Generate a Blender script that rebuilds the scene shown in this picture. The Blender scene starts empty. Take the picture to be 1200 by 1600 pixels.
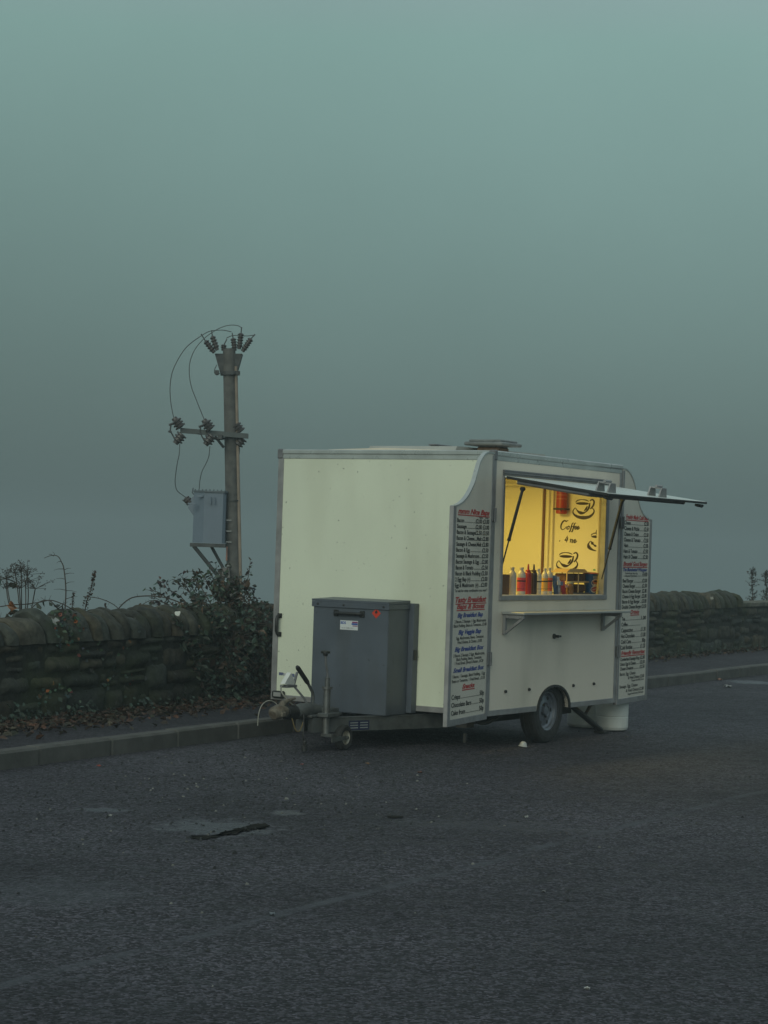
import bpy, math, random
from mathutils import Vector, Matrix, noise
random.seed(7)
S = bpy.context.scene
COL = S.collection
R = math.radians

# ------------------------------------------------------------------ camera
FPX, ROLL, PITCH, EYE = 3271.75, 0.0326055, 0.0158569, 1.62
cam = bpy.data.cameras.new("camera")
cam.lens = 36.0 * FPX / 1600.0
cam.sensor_width = 36.0
cam.clip_end = 2000.0
cam.clip_start = 0.1
cam_o = bpy.data.objects.new("camera", cam)
COL.objects.link(cam_o)
cam_o.matrix_world = (Matrix.Translation((0, 0, EYE)) @ Matrix.Rotation(math.pi / 2 + PITCH, 4, 'X')
                      @ Matrix.Rotation(ROLL, 4, 'Z'))
S.camera = cam_o

# ------------------------------------------------------------------ world, sun, exposure
SUN_EL, SUN_AZ = R(24), R(-160)      # azimuth measured from +Y towards +X
world = bpy.data.worlds.new("World")
S.world = world
world.use_nodes = True
nt = world.node_tree
nt.nodes.clear()
wo = nt.nodes.new("ShaderNodeOutputWorld")
bg = nt.nodes.new("ShaderNodeBackground")
sky = nt.nodes.new("ShaderNodeTexSky")
sky.sky_type = 'NISHITA'
sky.sun_disc = False
sky.sun_elevation = SUN_EL
sky.sun_rotation = SUN_AZ
sky.air_density = 1.0
sky.dust_density = 4.0
sky.ozone_density = 1.0
# overcast: mix the clear sky with the even grey-green of a fog-filled sky (brighter towards the zenith)
tc = nt.nodes.new("ShaderNodeTexCoord")
sep = nt.nodes.new("ShaderNodeSeparateXYZ")
mr = nt.nodes.new("ShaderNodeMapRange")
mr.inputs['From Min'].default_value = -0.02
mr.inputs['From Max'].default_value = 0.30
mr.inputs['To Min'].default_value = 0.0
mr.inputs['To Max'].default_value = 1.0
ramp = nt.nodes.new("ShaderNodeValToRGB")
SKY_LOW, SKY_MID, SKY_HIGH = (1.00, 1.36, 1.38, 1), (2.95, 4.85, 4.42, 1), (4.0, 5.0, 5.25, 1)
ramp.color_ramp.elements[0].color = SKY_LOW
ramp.color_ramp.elements[0].position = 0.0
e = ramp.color_ramp.elements.new(0.80)
e.color = SKY_MID
ramp.color_ramp.elements[2].color = SKY_HIGH
ramp.color_ramp.elements[2].position = 1.0
mix = nt.nodes.new("ShaderNodeMix")
mix.data_type = 'RGBA'
mix.inputs['Factor'].default_value = 0.93
nt.links.new(tc.outputs['Generated'], sep.inputs[0])
nt.links.new(sep.outputs['Z'], mr.inputs['Value'])
nt.links.new(mr.outputs['Result'], ramp.inputs['Fac'])
nt.links.new(sky.outputs['Color'], mix.inputs['A'])
nt.links.new(ramp.outputs['Color'], mix.inputs['B'])
# uneven overcast: brighter towards the right, with faint large clouds of fog
mx = nt.nodes.new("ShaderNodeMapRange")
mx.inputs['From Min'].default_value, mx.inputs['From Max'].default_value = -0.3, 0.3
mx.inputs['To Min'].default_value, mx.inputs['To Max'].default_value = 0.88, 1.10
nt.links.new(sep.outputs['X'], mx.inputs['Value'])
cn = nt.nodes.new("ShaderNodeTexNoise")
cn.inputs['Scale'].default_value = 5.0
cn.inputs['Detail'].default_value = 5.0
nt.links.new(tc.outputs['Generated'], cn.inputs['Vector'])
mc = nt.nodes.new("ShaderNodeMapRange")
mc.inputs['From Min'].default_value, mc.inputs['From Max'].default_value = 0.3, 0.7
mc.inputs['To Min'].default_value, mc.inputs['To Max'].default_value = 0.955, 1.045
nt.links.new(cn.outputs['Fac'], mc.inputs['Value'])
mm = nt.nodes.new("ShaderNodeMath")
mm.operation = 'MULTIPLY'
nt.links.new(mx.outputs['Result'], mm.inputs[0])
nt.links.new(mc.outputs['Result'], mm.inputs[1])
vs_ = nt.nodes.new("ShaderNodeVectorMath")
vs_.operation = 'SCALE'
nt.links.new(mix.outputs['Result'], vs_.inputs[0])
nt.links.new(mm.outputs[0], vs_.inputs['Scale'])
nt.links.new(vs_.outputs[0], bg.inputs['Color'])
bg.inputs['Strength'].default_value = 0.08
nt.links.new(bg.outputs[0], wo.inputs['Surface'])

sun = bpy.data.lights.new("sun", 'SUN')
sun.energy = 1.1
sun.angle = R(40)
sun.color = (0.93, 1.0, 0.82)
sun_o = bpy.data.objects.new("sun", sun)
COL.objects.link(sun_o)
sd = Vector((math.sin(SUN_AZ) * math.cos(SUN_EL), math.cos(SUN_AZ) * math.cos(SUN_EL), math.sin(SUN_EL)))
sun_o.rotation_euler = sd.to_track_quat('Z', 'Y').to_euler()
sun_o.location = sd * 40

S.view_settings.view_transform = 'Standard'
S.view_settings.look = 'None'
S.view_settings.gamma = 1.0
S.view_settings.use_curve_mapping = False
S.view_settings.exposure = 0.0
S.cycles.volume_bounces = 3
S.cycles.max_bounces = 8
S.cycles.volume_step_rate = 1.0
S.cycles.sample_clamp_indirect = 3.0
S.cycles.use_denoising = True
S.cycles.use_adaptive_sampling = False

# ------------------------------------------------------------------ geometry helpers
CAM_M = cam_o.matrix_world.copy()


def at(px, py, Y):
    """World point at depth Y (metres along +Y) seen at that place in a 1200x1600 frame."""
    d = CAM_M.to_3x3() @ Vector(((px - 600) / FPX, (800 - py) / FPX, -1.0))
    t = Y / d.y
    return Vector((0, 0, EYE)) + d * t


def ground_at(px, py, z=0.0):
    d = CAM_M.to_3x3() @ Vector(((px - 600) / FPX, (800 - py) / FPX, -1.0))
    t = (z - EYE) / d.z
    return Vector((0, 0, EYE)) + d * t


class MB:
    """Collects polygons; build() links them as ONE mesh object."""

    def __init__(s):
        s.V, s.F, s.C, s.SM = [], [], [], []
        s.col = (1, 1, 1)
        s.M = None

    def add(s, verts, faces, smooth=False):
        n = len(s.V)
        if s.M is not None:
            verts = [s.M @ Vector(v) for v in verts]
        s.V.extend([tuple(v) for v in verts])
        for f in faces:
            s.F.append(tuple(i + n for i in f))
            s.C.append(s.col)
            s.SM.append(smooth)
        return s

    def box(s, x0, x1, y0, y1, z0, z1, c=0.003):
        c = min(c, abs(x1 - x0) * .3, abs(y1 - y0) * .3, abs(z1 - z0) * .3)
        V, idx = [], {}
        for i, (x, dx) in enumerate(((x0, c), (x1, -c))):
            for j, (y, dy) in enumerate(((y0, c), (y1, -c))):
                for k, (z, dz) in enumerate(((z0, c), (z1, -c))):
                    idx[i, j, k, 0] = len(V); V.append((x, y + dy, z + dz))
                    idx[i, j, k, 1] = len(V); V.append((x + dx, y, z + dz))
                    idx[i, j, k, 2] = len(V); V.append((x + dx, y + dy, z))
        F = []
        for i in (0, 1):
            q = [idx[i, 0, 0, 0], idx[i, 1, 0, 0], idx[i, 1, 1, 0], idx[i, 0, 1, 0]]
            F.append(q if i else q[::-1])
            q = [idx[0, i, 0, 1], idx[1, i, 0, 1], idx[1, i, 1, 1], idx[0, i, 1, 1]]
            F.append(q[::-1] if i else q)
            q = [idx[0, 0, i, 2], idx[1, 0, i, 2], idx[1, 1, i, 2], idx[0, 1, i, 2]]
            F.append(q if i else q[::-1])
        for a in (0, 1):
            for b in (0, 1):
                F.append((idx[0, a, b, 1], idx[1, a, b, 1], idx[1, a, b, 2], idx[0, a, b, 2]))
                F.append((idx[a, 0, b, 0], idx[a, 1, b, 0], idx[a, 1, b, 2], idx[a, 0, b, 2]))
                F.append((idx[a, b, 0, 0], idx[a, b, 1, 0], idx[a, b, 1, 1], idx[a, b, 0, 1]))
                for k in (0, 1):
                    F.append((idx[a, b, k, 0], idx[a, b, k, 1], idx[a, b, k, 2]))
        return s.add(V, F)

    def tube(s, pts, r, n=8, cap=True):
        pts = [Vector(p) for p in pts]
        rs = r if isinstance(r, (list, tuple)) else [r] * len(pts)
        V, F = [], []
        t0 = (pts[1] - pts[0]).normalized()
        up = Vector((0, 0, 1)) if abs(t0.z) < .9 else Vector((1, 0, 0))
        a = t0.cross(up).normalized()
        for i, p in enumerate(pts):
            t = (pts[min(i + 1, len(pts) - 1)] - pts[max(i - 1, 0)]).normalized()
            a = (a - t * a.dot(t)).normalized()
            b = t.cross(a)
            for k in range(n):
                w = 2 * math.pi * k / n
                V.append(p + (a * math.cos(w) + b * math.sin(w)) * rs[i])
        for i in range(len(pts) - 1):
            for k in range(n):
                k2 = (k + 1) % n
                F.append((i * n + k, i * n + k2, (i + 1) * n + k2, (i + 1) * n + k))
        s.add(V, F, True)
        if cap:
            m = (len(pts) - 1) * n
            s.add([V[k] for k in range(n)], [tuple(range(n))[::-1]])
            s.add([V[m + k] for k in range(n)], [tuple(range(n))])
        return s

    def lathe(s, prof, origin, axis=(0, 0, 1), n=24, smooth=True, split=0.6):
        """prof: list of (radius, height along axis)."""
        ax = Vector(axis).normalized()
        up = Vector((0, 0, 1)) if abs(ax.z) < .9 else Vector((1, 0, 0))
        a = up.cross(ax).normalized(); b = ax.cross(a)
        o = Vector(origin)
        for i in range(len(prof) - 1):
            (r0, h0), (r1, h1) = prof[i], prof[i + 1]
            V = []
            for r_, h_ in ((r0, h0), (r1, h1)):
                for k in range(n):
                    w = 2 * math.pi * k / n
                    V.append(o + ax * h_ + (a * math.cos(w) + b * math.sin(w)) * max(r_, 1e-5))
            s.add(V, [(k, (k + 1) % n, n + (k + 1) % n, n + k) for k in range(n)], smooth)
        return s

    def prism(s, poly, o, ex, ey, d):
        """flat polygon (2-D) in the frame o,ex,ey pushed along vector d."""
        o, ex, ey, d = Vector(o), Vector(ex), Vector(ey), Vector(d)
        A = [o + ex * p[0] + ey * p[1] for p in poly]
        B = [v + d for v in A]
        n = len(A)
        F = [tuple(range(n)), tuple(range(2 * n - 1, n - 1, -1))]
        F += [(i, n + i, n + (i + 1) % n, (i + 1) % n) for i in range(n)]
        return s.add(A + B, F)

    def ribbon(s, pts, widths, o, ex, ey):
        """flat stroke of varying width in the plane o,ex,ey."""
        o, ex, ey = Vector(o), Vector(ex), Vector(ey)
        pts = smooth2(pts, 5)
        m = len(pts)
        V = []
        for i, p in enumerate(pts):
            q0, q1 = pts[max(i - 1, 0)], pts[min(i + 1, m - 1)]
            tx, ty = q1[0] - q0[0], q1[1] - q0[1]
            l = math.hypot(tx, ty) or 1
            f = i / (m - 1) * (len(widths) - 1)
            k = min(int(f), len(widths) - 2)
            w = (widths[k] * (1 - f + k) + widths[k + 1] * (f - k)) / 2
            nx, ny = -ty / l * w, tx / l * w
            V.append(o + ex * (p[0] + nx) + ey * (p[1] + ny))
            V.append(o + ex * (p[0] - nx) + ey * (p[1] - ny))
        return s.add(V, [(2 * i, 2 * i + 1, 2 * i + 3, 2 * i + 2) for i in range(m - 1)])

    def text(s, body, o, ex, ey, cap, width=None, maxw=None, align='L', bold=0.0, shear=0.0):
        """flat lettering; cap = capital height, o = baseline start/centre/end."""
        if not body.strip():
            return 0
        V, F, w = glyphs(body, bold, shear)
        sy = cap / 0.729
        sx = sy
        if width:
            sx = width / w
        elif maxw and w * sy > maxw:
            sx = maxw / w
        off = {'L': 0, 'C': -w * sx / 2, 'R': -w * sx}[align]
        o, ex, ey = Vector(o), Vector(ex), Vector(ey)
        s.add([o + ex * (v[0] * sx + off) + ey * (v[1] * sy) for v in V], F)
        return w * sx

    def build(s, name, mat, parent=None, loc=None):
        me = bpy.data.meshes.new(name)
        me.from_pydata(s.V, [], s.F)
        me.polygons.foreach_set('use_smooth', s.SM)
        if any(c != (1, 1, 1) for c in s.C):
            at_ = me.color_attributes.new('tint', 'FLOAT_COLOR', 'CORNER')
            buf = []
            for f, c in zip(s.F, s.C):
                buf.extend([c[0], c[1], c[2], 1.0] * len(f))
            at_.data.foreach_set('color', buf)
        me.materials.append(mat)
        me.update()
        o = bpy.data.objects.new(name, me)
        COL.objects.link(o)
        if parent:
            o.parent = parent
        if loc is not None:
            o.location = loc
        return o


def smooth2(pts, n):
    if len(pts) < 3:
        return list(pts)
    out = []
    P = [pts[0]] + list(pts) + [pts[-1]]
    for i in range(1, len(P) - 2):
        for k in range(n):
            t = k / n
            out.append(tuple(.5 * (2 * b + (c - a) * t + (2 * a - 5 * b + 4 * c - d) * t * t + (3 * b - a - 3 * c + d) * t ** 3)
                             for a, b, c, d in zip(P[i - 1], P[i], P[i + 1], P[i + 2])))
    out.append(tuple(pts[-1]))
    return out


_gl = {}


def glyphs(body, bold, shear):
    k = (body, bold, shear)
    if k not in _gl:
        cu = bpy.data.curves.new('lettering', 'FONT')
        cu.body = body
        cu.size = 1
        cu.offset = bold
        cu.shear = shear
        cu.resolution_u = 3
        ob = bpy.data.objects.new('lettering', cu)
        COL.objects.link(ob)
        dg = bpy.context.evaluated_depsgraph_get()
        me = ob.evaluated_get(dg).to_mesh()
        V = [(v.co.x, v.co.y) for v in me.vertices]
        F = [tuple(p.vertices) for p in me.polygons]
        ob.evaluated_get(dg).to_mesh_clear()
        bpy.data.objects.remove(ob)
        bpy.data.curves.remove(cu)
        x0 = min(v[0] for v in V); x1 = max(v[0] for v in V)
        _gl[k] = ([(x - x0, y) for x, y in V], F, x1 - x0)
    return _gl[k]


def tag(o, label, cat, group=None):
    o['label'] = label
    o['category'] = cat
    if group:
        o['group'] = group
    return o


def empty(name, loc, rz=0.0):
    o = bpy.data.objects.new(name, None)
    o.empty_display_size = .2
    COL.objects.link(o)
    o.location = loc
    o.rotation_euler = (0, 0, rz)
    return o


# ------------------------------------------------------------------ materials
def mat(name, col, rough=.5, metal=0.0, var=.15, vs=4.0, bump=0.0, bs=60.0, grime=0.0, grime_col=(.05, .05, .035),
        gs=3.0, specks=0.0, ss=40.0, streak=False, attr=False, spec=None, alpha=1.0, transmission=0.0, lichen=False):
    m = bpy.data.materials.new(name)
    m.use_nodes = True
    n, l = m.node_tree.nodes, m.node_tree.links
    p = n['Principled BSDF']
    p.inputs['Roughness'].default_value = rough
    p.inputs['Metallic'].default_value = metal
    if spec is not None:
        p.inputs['Specular IOR Level'].default_value = spec
    if transmission:
        p.inputs['Transmission Weight'].default_value = transmission
    t = n.new('ShaderNodeTexCoord')

    def nz(scale, det=4.0, stretch=None):
        x = n.new('ShaderNodeTexNoise')
        x.inputs['Scale'].default_value = scale
        x.inputs['Detail'].default_value = det
        if stretch:
            mp = n.new('ShaderNodeMapping')
            mp.inputs['Scale'].default_value = stretch
            l.new(t.outputs['Object'], mp.inputs[0])
            l.new(mp.outputs[0], x.inputs['Vector'])
        else:
            l.new(t.outputs['Object'], x.inputs['Vector'])
        return x.outputs['Fac']

    def rng(x, a, b, c=0.0, d=1.0):
        q = n.new('ShaderNodeMapRange')
        q.inputs[1].default_value, q.inputs[2].default_value = a, b
        q.inputs[3].default_value, q.inputs[4].default_value = c, d
        l.new(x, q.inputs[0])
        return q.outputs[0]

    def mixc(f, a, b, mode='MIX'):
        q = n.new('ShaderNodeMix')
        q.data_type = 'RGBA'
        q.blend_type = mode
        for x, k in ((f, 0), (a, 6), (b, 7)):
            if hasattr(x, 'is_output'):
                l.new(x, q.inputs[k])
            else:
                q.inputs[k].default_value = x if k == 0 else (*x, 1)
        return q.outputs[2]

    base = tuple(col)
    if attr:
        va = n.new('ShaderNodeVertexColor')
        va.layer_name = 'tint'
        base = mixc(1.0, va.outputs['Color'], col, 'MULTIPLY')
    f = rng(nz(vs), .3, .7)
    if attr:
        c = mixc(f, mixc(1.0, base, (1 - var,) * 3, 'MULTIPLY'), mixc(1.0, base, (1 + var,) * 3, 'MULTIPLY'))
    else:
        c = mixc(f, tuple(x * (1 - var) for x in col), tuple(x * (1 + var) for x in col))
    if grime:
        g = rng(nz(gs, 6, (1, 1, .25) if streak else None), .5, .75, 0, grime)
        c = mixc(g, c, grime_col)
    if lichen:
        g = rng(nz(1.7, 8), .50, .68, 0, .6)
        c = mixc(g, c, (.038, .052, .018))
        g = rng(nz(9.0, 8), .66, .74, 0, .7)
        c = mixc(g, c, (.17, .175, .15))
    if specks:
        g = rng(nz(ss, 2), .70, .76, 0, specks)
        c = mixc(g, c, (.03, .028, .02))
    l.new(c, p.inputs['Base Color'])
    rv = rng(nz(vs * 2.3), .3, .7, rough * .85, min(1, rough * 1.15))
    l.new(rv, p.inputs['Roughness'])
    if bump:
        b = n.new('ShaderNodeBump')
        b.inputs['Strength'].default_value = bump
        b.inputs['Distance'].default_value = .01
        l.new(nz(bs, 5), b.inputs['Height'])
        l.new(b.outputs[0], p.inputs['Normal'])
    return m


M = {}
M['panel'] = mat('cream_grp_panel', (.70, .735, .60), .42, var=.04, vs=1.3, bump=.05, bs=14, grime=.24, grime_col=(.34, .32, .22), gs=2.2, specks=.75, ss=34, streak=True)
M['side'] = mat('light_warmed_grp_panel', (.74, .67, .57), .45, var=.04, vs=1.3, bump=.04, bs=14, grime=.25, grime_col=(.25, .24, .18), gs=2.5, specks=.4, ss=30, streak=True)  # skin colour warmed to stand for the more neutral light on this side
M['liner'] = mat('interior_liner', (.86, .82, .70), .4, var=.03, vs=3)
M['trim'] = mat('aluminium_trim', (.30, .295, .30), .48, .35, var=.18, vs=9, grime=.4, grime_col=(.16, .16, .155), gs=6)
M['rail'] = mat('sky_lit_rail', (.46, .49, .48), .30, .35, var=.12, vs=5, grime=.25, grime_col=(.25, .26, .25), gs=6)  # lighter copy of the trim: the sky's highlight is put into the colour
M['trimdark'] = mat('weathered_trim', (.19, .19, .20), .5, .4, var=.2, vs=9)
M['locker'] = mat('grey_locker_paint', (.092, .108, .135), .45, .1, var=.14, vs=3, bump=.14, bs=6, grime=.6, grime_col=(.07, .072, .07), gs=5, streak=True, specks=.5, ss=28)
M['black'] = mat('black_plastic', (.018, .018, .018), .5, var=.2, vs=20)
M['rubber'] = mat('tyre_rubber', (.022, .022, .022), .8, var=.25, vs=18, bump=.15, bs=70)
M['steel'] = mat('galvanised_steel', (.15, .155, .155), .5, .6, var=.3, vs=14, grime=.5, grime_col=(.10, .085, .06), gs=12)
M['rim'] = mat('silver_wheel_paint', (.20, .215, .25), .42, .5, var=.15, vs=16, grime=.5, grime_col=(.10, .09, .07), gs=9)
M['rust'] = mat('rusty_casting', (.15, .13, .10), .7, .3, var=.4, vs=25, bump=.3, bs=60, grime=.6, grime_col=(.12, .07, .04), gs=18)
M['board'] = mat('white_menu_board', (.70, .65, .56), .4, var=.04, vs=2, grime=.25, grime_col=(.34, .33, .27), gs=3, streak=True)
M['ink'] = mat('black_lettering', (.014, .014, .014), .5, var=.05)
M['red'] = mat('red_lettering', (.50, .018, .018), .45, var=.08)
M['blue'] = mat('blue_lettering', (.02, .05, .28), .45, var=.08)
M['decal'] = mat('brown_decal', (.022, .008, .010), .5, var=.1)
M['white'] = mat('white_plastic', (.66, .67, .64), .4, var=.06, vs=7, grime=.3, grime_col=(.3, .3, .26), gs=5)
M['cable'] = mat('pale_cable', (.27, .26, .22), .5, var=.15)
M['glass'] = mat('clear_lens', (.30, .30, .30), .2, var=.05)
M['drawbar'] = mat('primed_steel', (.115, .122, .122), .55, .45, var=.3, vs=10, grime=.6, grime_col=(.085, .075, .06), gs=9)
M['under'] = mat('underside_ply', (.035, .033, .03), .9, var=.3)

# asphalt -----------------------------------------------------------
def asphalt(name, base, light, line=False, wet=0.0):
    m = bpy.data.materials.new(name)
    m.use_nodes = True
    n, l = m.node_tree.nodes, m.node_tree.links
    p = n['Principled BSDF']
    t = n.new('ShaderNodeTexCoord')

    def node(k, **kw):
        x = n.new(k)
        for a, b in kw.items():
            x.inputs[a].default_value = b
        return x

    def mixc(f, a, b, mode='MIX'):
        q = n.new('ShaderNodeMix'); q.data_type = 'RGBA'; q.blend_type = mode
        for x, k in ((f, 0), (a, 6), (b, 7)):
            if hasattr(x, 'is_output'):
                l.new(x, q.inputs[k])
            else:
                q.inputs[k].default_value = x if k == 0 else (*x, 1)
        return q.outputs[2]

    def rng(x, a, b, c=0.0, d=1.0):
        q = n.new('ShaderNodeMapRange')
        for i, v in ((1, a), (2, b), (3, c), (4, d)):
            q.inputs[i].default_value = v
        l.new(x, q.inputs[0])
        return q.outputs[0]

    v1 = node('ShaderNodeTexVoronoi', Scale=52.0)
    v2 = node('ShaderNodeTexVoronoi', Scale=105.0)
    for v in (v1, v2):
        l.new(t.outputs['Object'], v.inputs['Vector'])
    sp = n.new('ShaderNodeSeparateColor'); l.new(v1.outputs['Color'], sp.inputs[0])
    c = mixc(rng(sp.outputs[0], .45, 1.0), base, light)
    sp2 = n.new('ShaderNodeSeparateColor'); l.new(v2.outputs['Color'], sp2.inputs[0])
    c = mixc(rng(sp2.outputs[1], .80, 1.0, 0, .85), c, tuple(x * 1.5 for x in light))
    c = mixc(rng(sp2.outputs[2], .0, .35, .75, 0), c, tuple(x * .3 for x in base))
    big = node('ShaderNodeTexNoise', Scale=.45, Detail=5.0)
    l.new(t.outputs['Object'], big.inputs['Vector'])
    c = mixc(1.0, c, mixc(rng(big.outputs['Fac'], .35, .65), (.62, .62, .64), (1.28, 1.28, 1.27)), 'MULTIPLY')
    mid = node('ShaderNodeTexNoise', Scale=5.0, Detail=6.0)
    l.new(t.outputs['Object'], mid.inputs['Vector'])
    c = mixc(1.0, c, mixc(rng(mid.outputs['Fac'], .3, .7), (.78, .78, .8), (1.18, 1.18, 1.17)), 'MULTIPLY')
    rough = rng(mid.outputs['Fac'], .35, .65, .62 - wet, .82 - wet)
    if line:
        # an old sealed joint in the tarmac, running along the road
        P0, P1 = Vector((-1.31, 7.47)), Vector((2.74, 14.62))
        nd = Vector((P1.y - P0.y, -(P1.x - P0.x))).normalized()
        dot = n.new('ShaderNodeVectorMath'); dot.operation = 'DOT_PRODUCT'
        dot.inputs[1].default_value = (nd.x, nd.y, 0)
        l.new(t.outputs['Object'], dot.inputs[0])
        wob = node('ShaderNodeTexNoise', Scale=.5, Detail=2.0)
        l.new(t.outputs['Object'], wob.inputs['Vector'])
        ad = n.new('ShaderNodeMath'); ad.operation = 'MULTIPLY_ADD'
        l.new(wob.outputs['Fac'], ad.inputs[0]); ad.inputs[1].default_value = .16
        ad.inputs[2].default_value = -.08 - P0.dot(nd) + .02
        su = n.new('ShaderNodeMath'); su.operation = 'ADD'
        l.new(dot.outputs['Value'], su.inputs[0]); l.new(ad.outputs[0], su.inputs[1])
        ab = n.new('ShaderNodeMath'); ab.operation = 'ABSOLUTE'; l.new(su.outputs[0], ab.inputs[0])
        k = rng(ab.outputs[0], .02, .05, 1, 0)
        br = node('ShaderNodeTexNoise', Scale=2.2, Detail=6.0); l.new(t.outputs['Object'], br.inputs['Vector'])
        mu = n.new('ShaderNodeMath'); mu.operation = 'MULTIPLY'
        l.new(k, mu.inputs[0]); l.new(rng(br.outputs['Fac'], .36, .64, .15, .85), mu.inputs[1])
        c = mixc(mu.outputs[0], c, (.072, .076, .090))
    if line:
        # wet, silted places with frayed edges; reflected sky is also paled into their colour
        fr = node('ShaderNodeTexNoise', Scale=7.0, Detail=8.0, Roughness=.7)
        l.new(t.outputs['Object'], fr.inputs['Vector'])
        tot = None
        for (px, py, rx, ry) in ((335, 1293, .42, .42), (449, 1270, .13, .16), (160, 1265, .20, .12), (1175, 1066, .42, .55), (760, 1290, .8, .35), (90, 1395, .5, .5)):
            g = ground_at(px, py)
            mp = n.new('ShaderNodeMapping'); mp.vector_type = 'TEXTURE'
            mp.inputs['Location'].default_value = (g.x, g.y, 0)
            mp.inputs['Scale'].default_value = (rx, ry, 1)
            l.new(t.outputs['Object'], mp.inputs[0])
            ln = n.new('ShaderNodeVectorMath'); ln.operation = 'LENGTH'
            l.new(mp.outputs[0], ln.inputs[0])
            e1 = n.new('ShaderNodeMath'); e1.operation = 'MULTIPLY_ADD'
            l.new(fr.outputs['Fac'], e1.inputs[0]); e1.inputs[1].default_value = -2.4
            l.new(ln.outputs['Value'], e1.inputs[2])
            k2 = rng(e1.outputs[0], -.75, -.25, 1 if rx < .45 else .35, 0)
            if tot is None:
                tot = k2
            else:
                q = n.new('ShaderNodeMath'); q.operation = 'MAXIMUM'
                l.new(tot, q.inputs[0]); l.new(k2, q.inputs[1]); tot = q.outputs[0]
        c = mixc(tot, c, mixc(.30, (.066, .070, .086), c))
        rr = n.new('ShaderNodeMix')
        l.new(tot, rr.inputs[0]); l.new(rough, rr.inputs[2]); rr.inputs[3].default_value = .33
        rough = rr.outputs[0]
    l.new(c, p.inputs['Base Color'])
    l.new(rough, p.inputs['Roughness'])
    p.inputs['Specular IOR Level'].default_value = .35
    b1 = n.new('ShaderNodeBump'); b1.inputs['Strength'].default_value = 1.0; b1.inputs['Distance'].default_value = .016
    l.new(v1.outputs['Distance'], b1.inputs['Height'])
    b1.invert = True
    b2 = n.new('ShaderNodeBump'); b2.inputs['Strength'].default_value = .35; b2.inputs['Distance'].default_value = .02
    l.new(mid.outputs['Fac'], b2.inputs['Height']); l.new(b1.outputs[0], b2.inputs['Normal'])
    l.new(b2.outputs[0], p.inputs['Normal'])
    return m


M['road'] = asphalt('road_asphalt', (.0135, .0130, .0172), (.104, .097, .120), line=True)
M['pave'] = asphalt('pavement_asphalt', (.020, .0188, .0245), (.066, .061, .076))
M['kerb'] = mat('kerb_concrete', (.085, .082, .076), .8, var=.25, vs=5, bump=.4, bs=45, grime=.5, grime_col=(.05, .055, .045), gs=4)
M['stone'] = mat('mossy_sandstone', (1, 1, 1), .9, var=.5, vs=13, bump=1.0, bs=34, lichen=True, grime=.75, grime_col=(.014, .020, .012), gs=3.5, attr=True)
M['soil'] = mat('hillside_grass', (.03, .04, .025), .95, var=.4, vs=.3)
M['wood'] = mat('fog_paled_wood', (.10, .097, .092), .85, var=.35, vs=7, bump=.4, bs=30)  # wood lightened so its colour carries part of the fog's fading
M['poleiron'] = mat('fog_paled_ironwork', (.070, .072, .073), .7, .3, var=.3, vs=9)  # ironwork paled likewise, extra haze in the base colour
M['porcelain'] = mat('fog_paled_insulator', (.062, .053, .052), .35, var=.2)  # porcelain paled too, standing in for thicker fog
M['conduit'] = mat('timber_cable_guard', (.25, .20, .16), .8, var=.2, vs=5)
M['tank'] = mat('blue_grey_tank', (.16, .20, .255), .5, var=.1, vs=2, grime=.3, grime_col=(.08, .09, .1), gs=2)
M['leaf'] = mat('leaves', (1, 1, 1), .55, var=.3, vs=14, attr=True)
M['twig'] = mat('twigs', (.055, .043, .035), .85, var=.35, vs=20)
M['litterleaf'] = mat('dead_leaves', (1, 1, 1), .8, var=.3, vs=14, attr=True)

# ------------------------------------------------------------------ setting: road, kerb, pavement, hillside
KERB = [(-40, -57), (-12.2, -4.9), (-5.6, 8.3), (-2.57, 14.3), (-.88, 17.62), (1.2, 21.5), (3.2, 25.15), (5.45, 29.3), (10, 37.6), (20, 55.5), (60, 127), (110, 217)]
WALL = [(-39, -62), (-13, -4.6), (-5.6, 10.75), (-2.95, 16.41), (-1.06, 20.44), (1.25, 25.1), (3.82, 30.0), (6.44, 34.74), (9.6, 40.3), (17.5, 54.3), (57, 124), (108, 214)]


def resample(pts, step):
    P = [Vector(p) for p in smooth2(pts, 16)]
    out, acc = [P[0]], 0.0
    for a, b in zip(P, P[1:]):
        L = (b - a).length
        while acc + L >= step:
            t = (step - acc) / L
            a = a.lerp(b, t); L = (b - a).length; acc = 0
            out.append(a.copy())
        acc += L
    return out


def normal_at(P, i):
    t = (P[min(i + 1, len(P) - 1)] - P[max(i - 1, 0)]).normalized()
    return t, Vector((-t.y, t.x))          # tangent (towards the far right), left normal (away from the road)


kp = resample(KERB, 1.0)
mb = MB()
V, F = [], []
for i, p in enumerate(kp):
    t, nl = normal_at(kp, i)
    a = p + nl * .05
    V += [(a.x, a.y, 0), (a.x + 6, a.y - 3.3, 0), (p.x + 26, p.y - 14, 0), (p.x + 210, p.y - 115, 0)]
for i in range(len(kp) - 1):
    for k in range(3):
        F.append((4 * i + k, 4 * i + k + 1, 4 * i + k + 5, 4 * i + k + 4))
mb.add(V, F)
o = mb.build('road', M['road']); o['kind'] = 'structure'

# kerb of separate concrete blocks 0.9 m long
kq = resample(KERB, .9)
mb = MB()
for i in range(len(kq) - 1):
    a, b = kq[i], kq[i + 1]
    if b.y < 5 or a.y > 75:
        continue
    t = (b - a).normalized(); nl = Vector((-t.y, t.x)); L = (b - a).length
    dz = random.uniform(-.006, .006); dn = random.uniform(-.006, .006)
    mb.M = Matrix(((t.x, nl.x, 0, a.x), (t.y, nl.y, 0, a.y), (0, 0, 1, dz), (0, 0, 0, 1)))
    mb.box(.0025, L - .0025, dn, .14 + dn, -.05, .13, .016)
mb.M = None
o = mb.build('kerb', M['kerb']); o['kind'] = 'structure'

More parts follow.
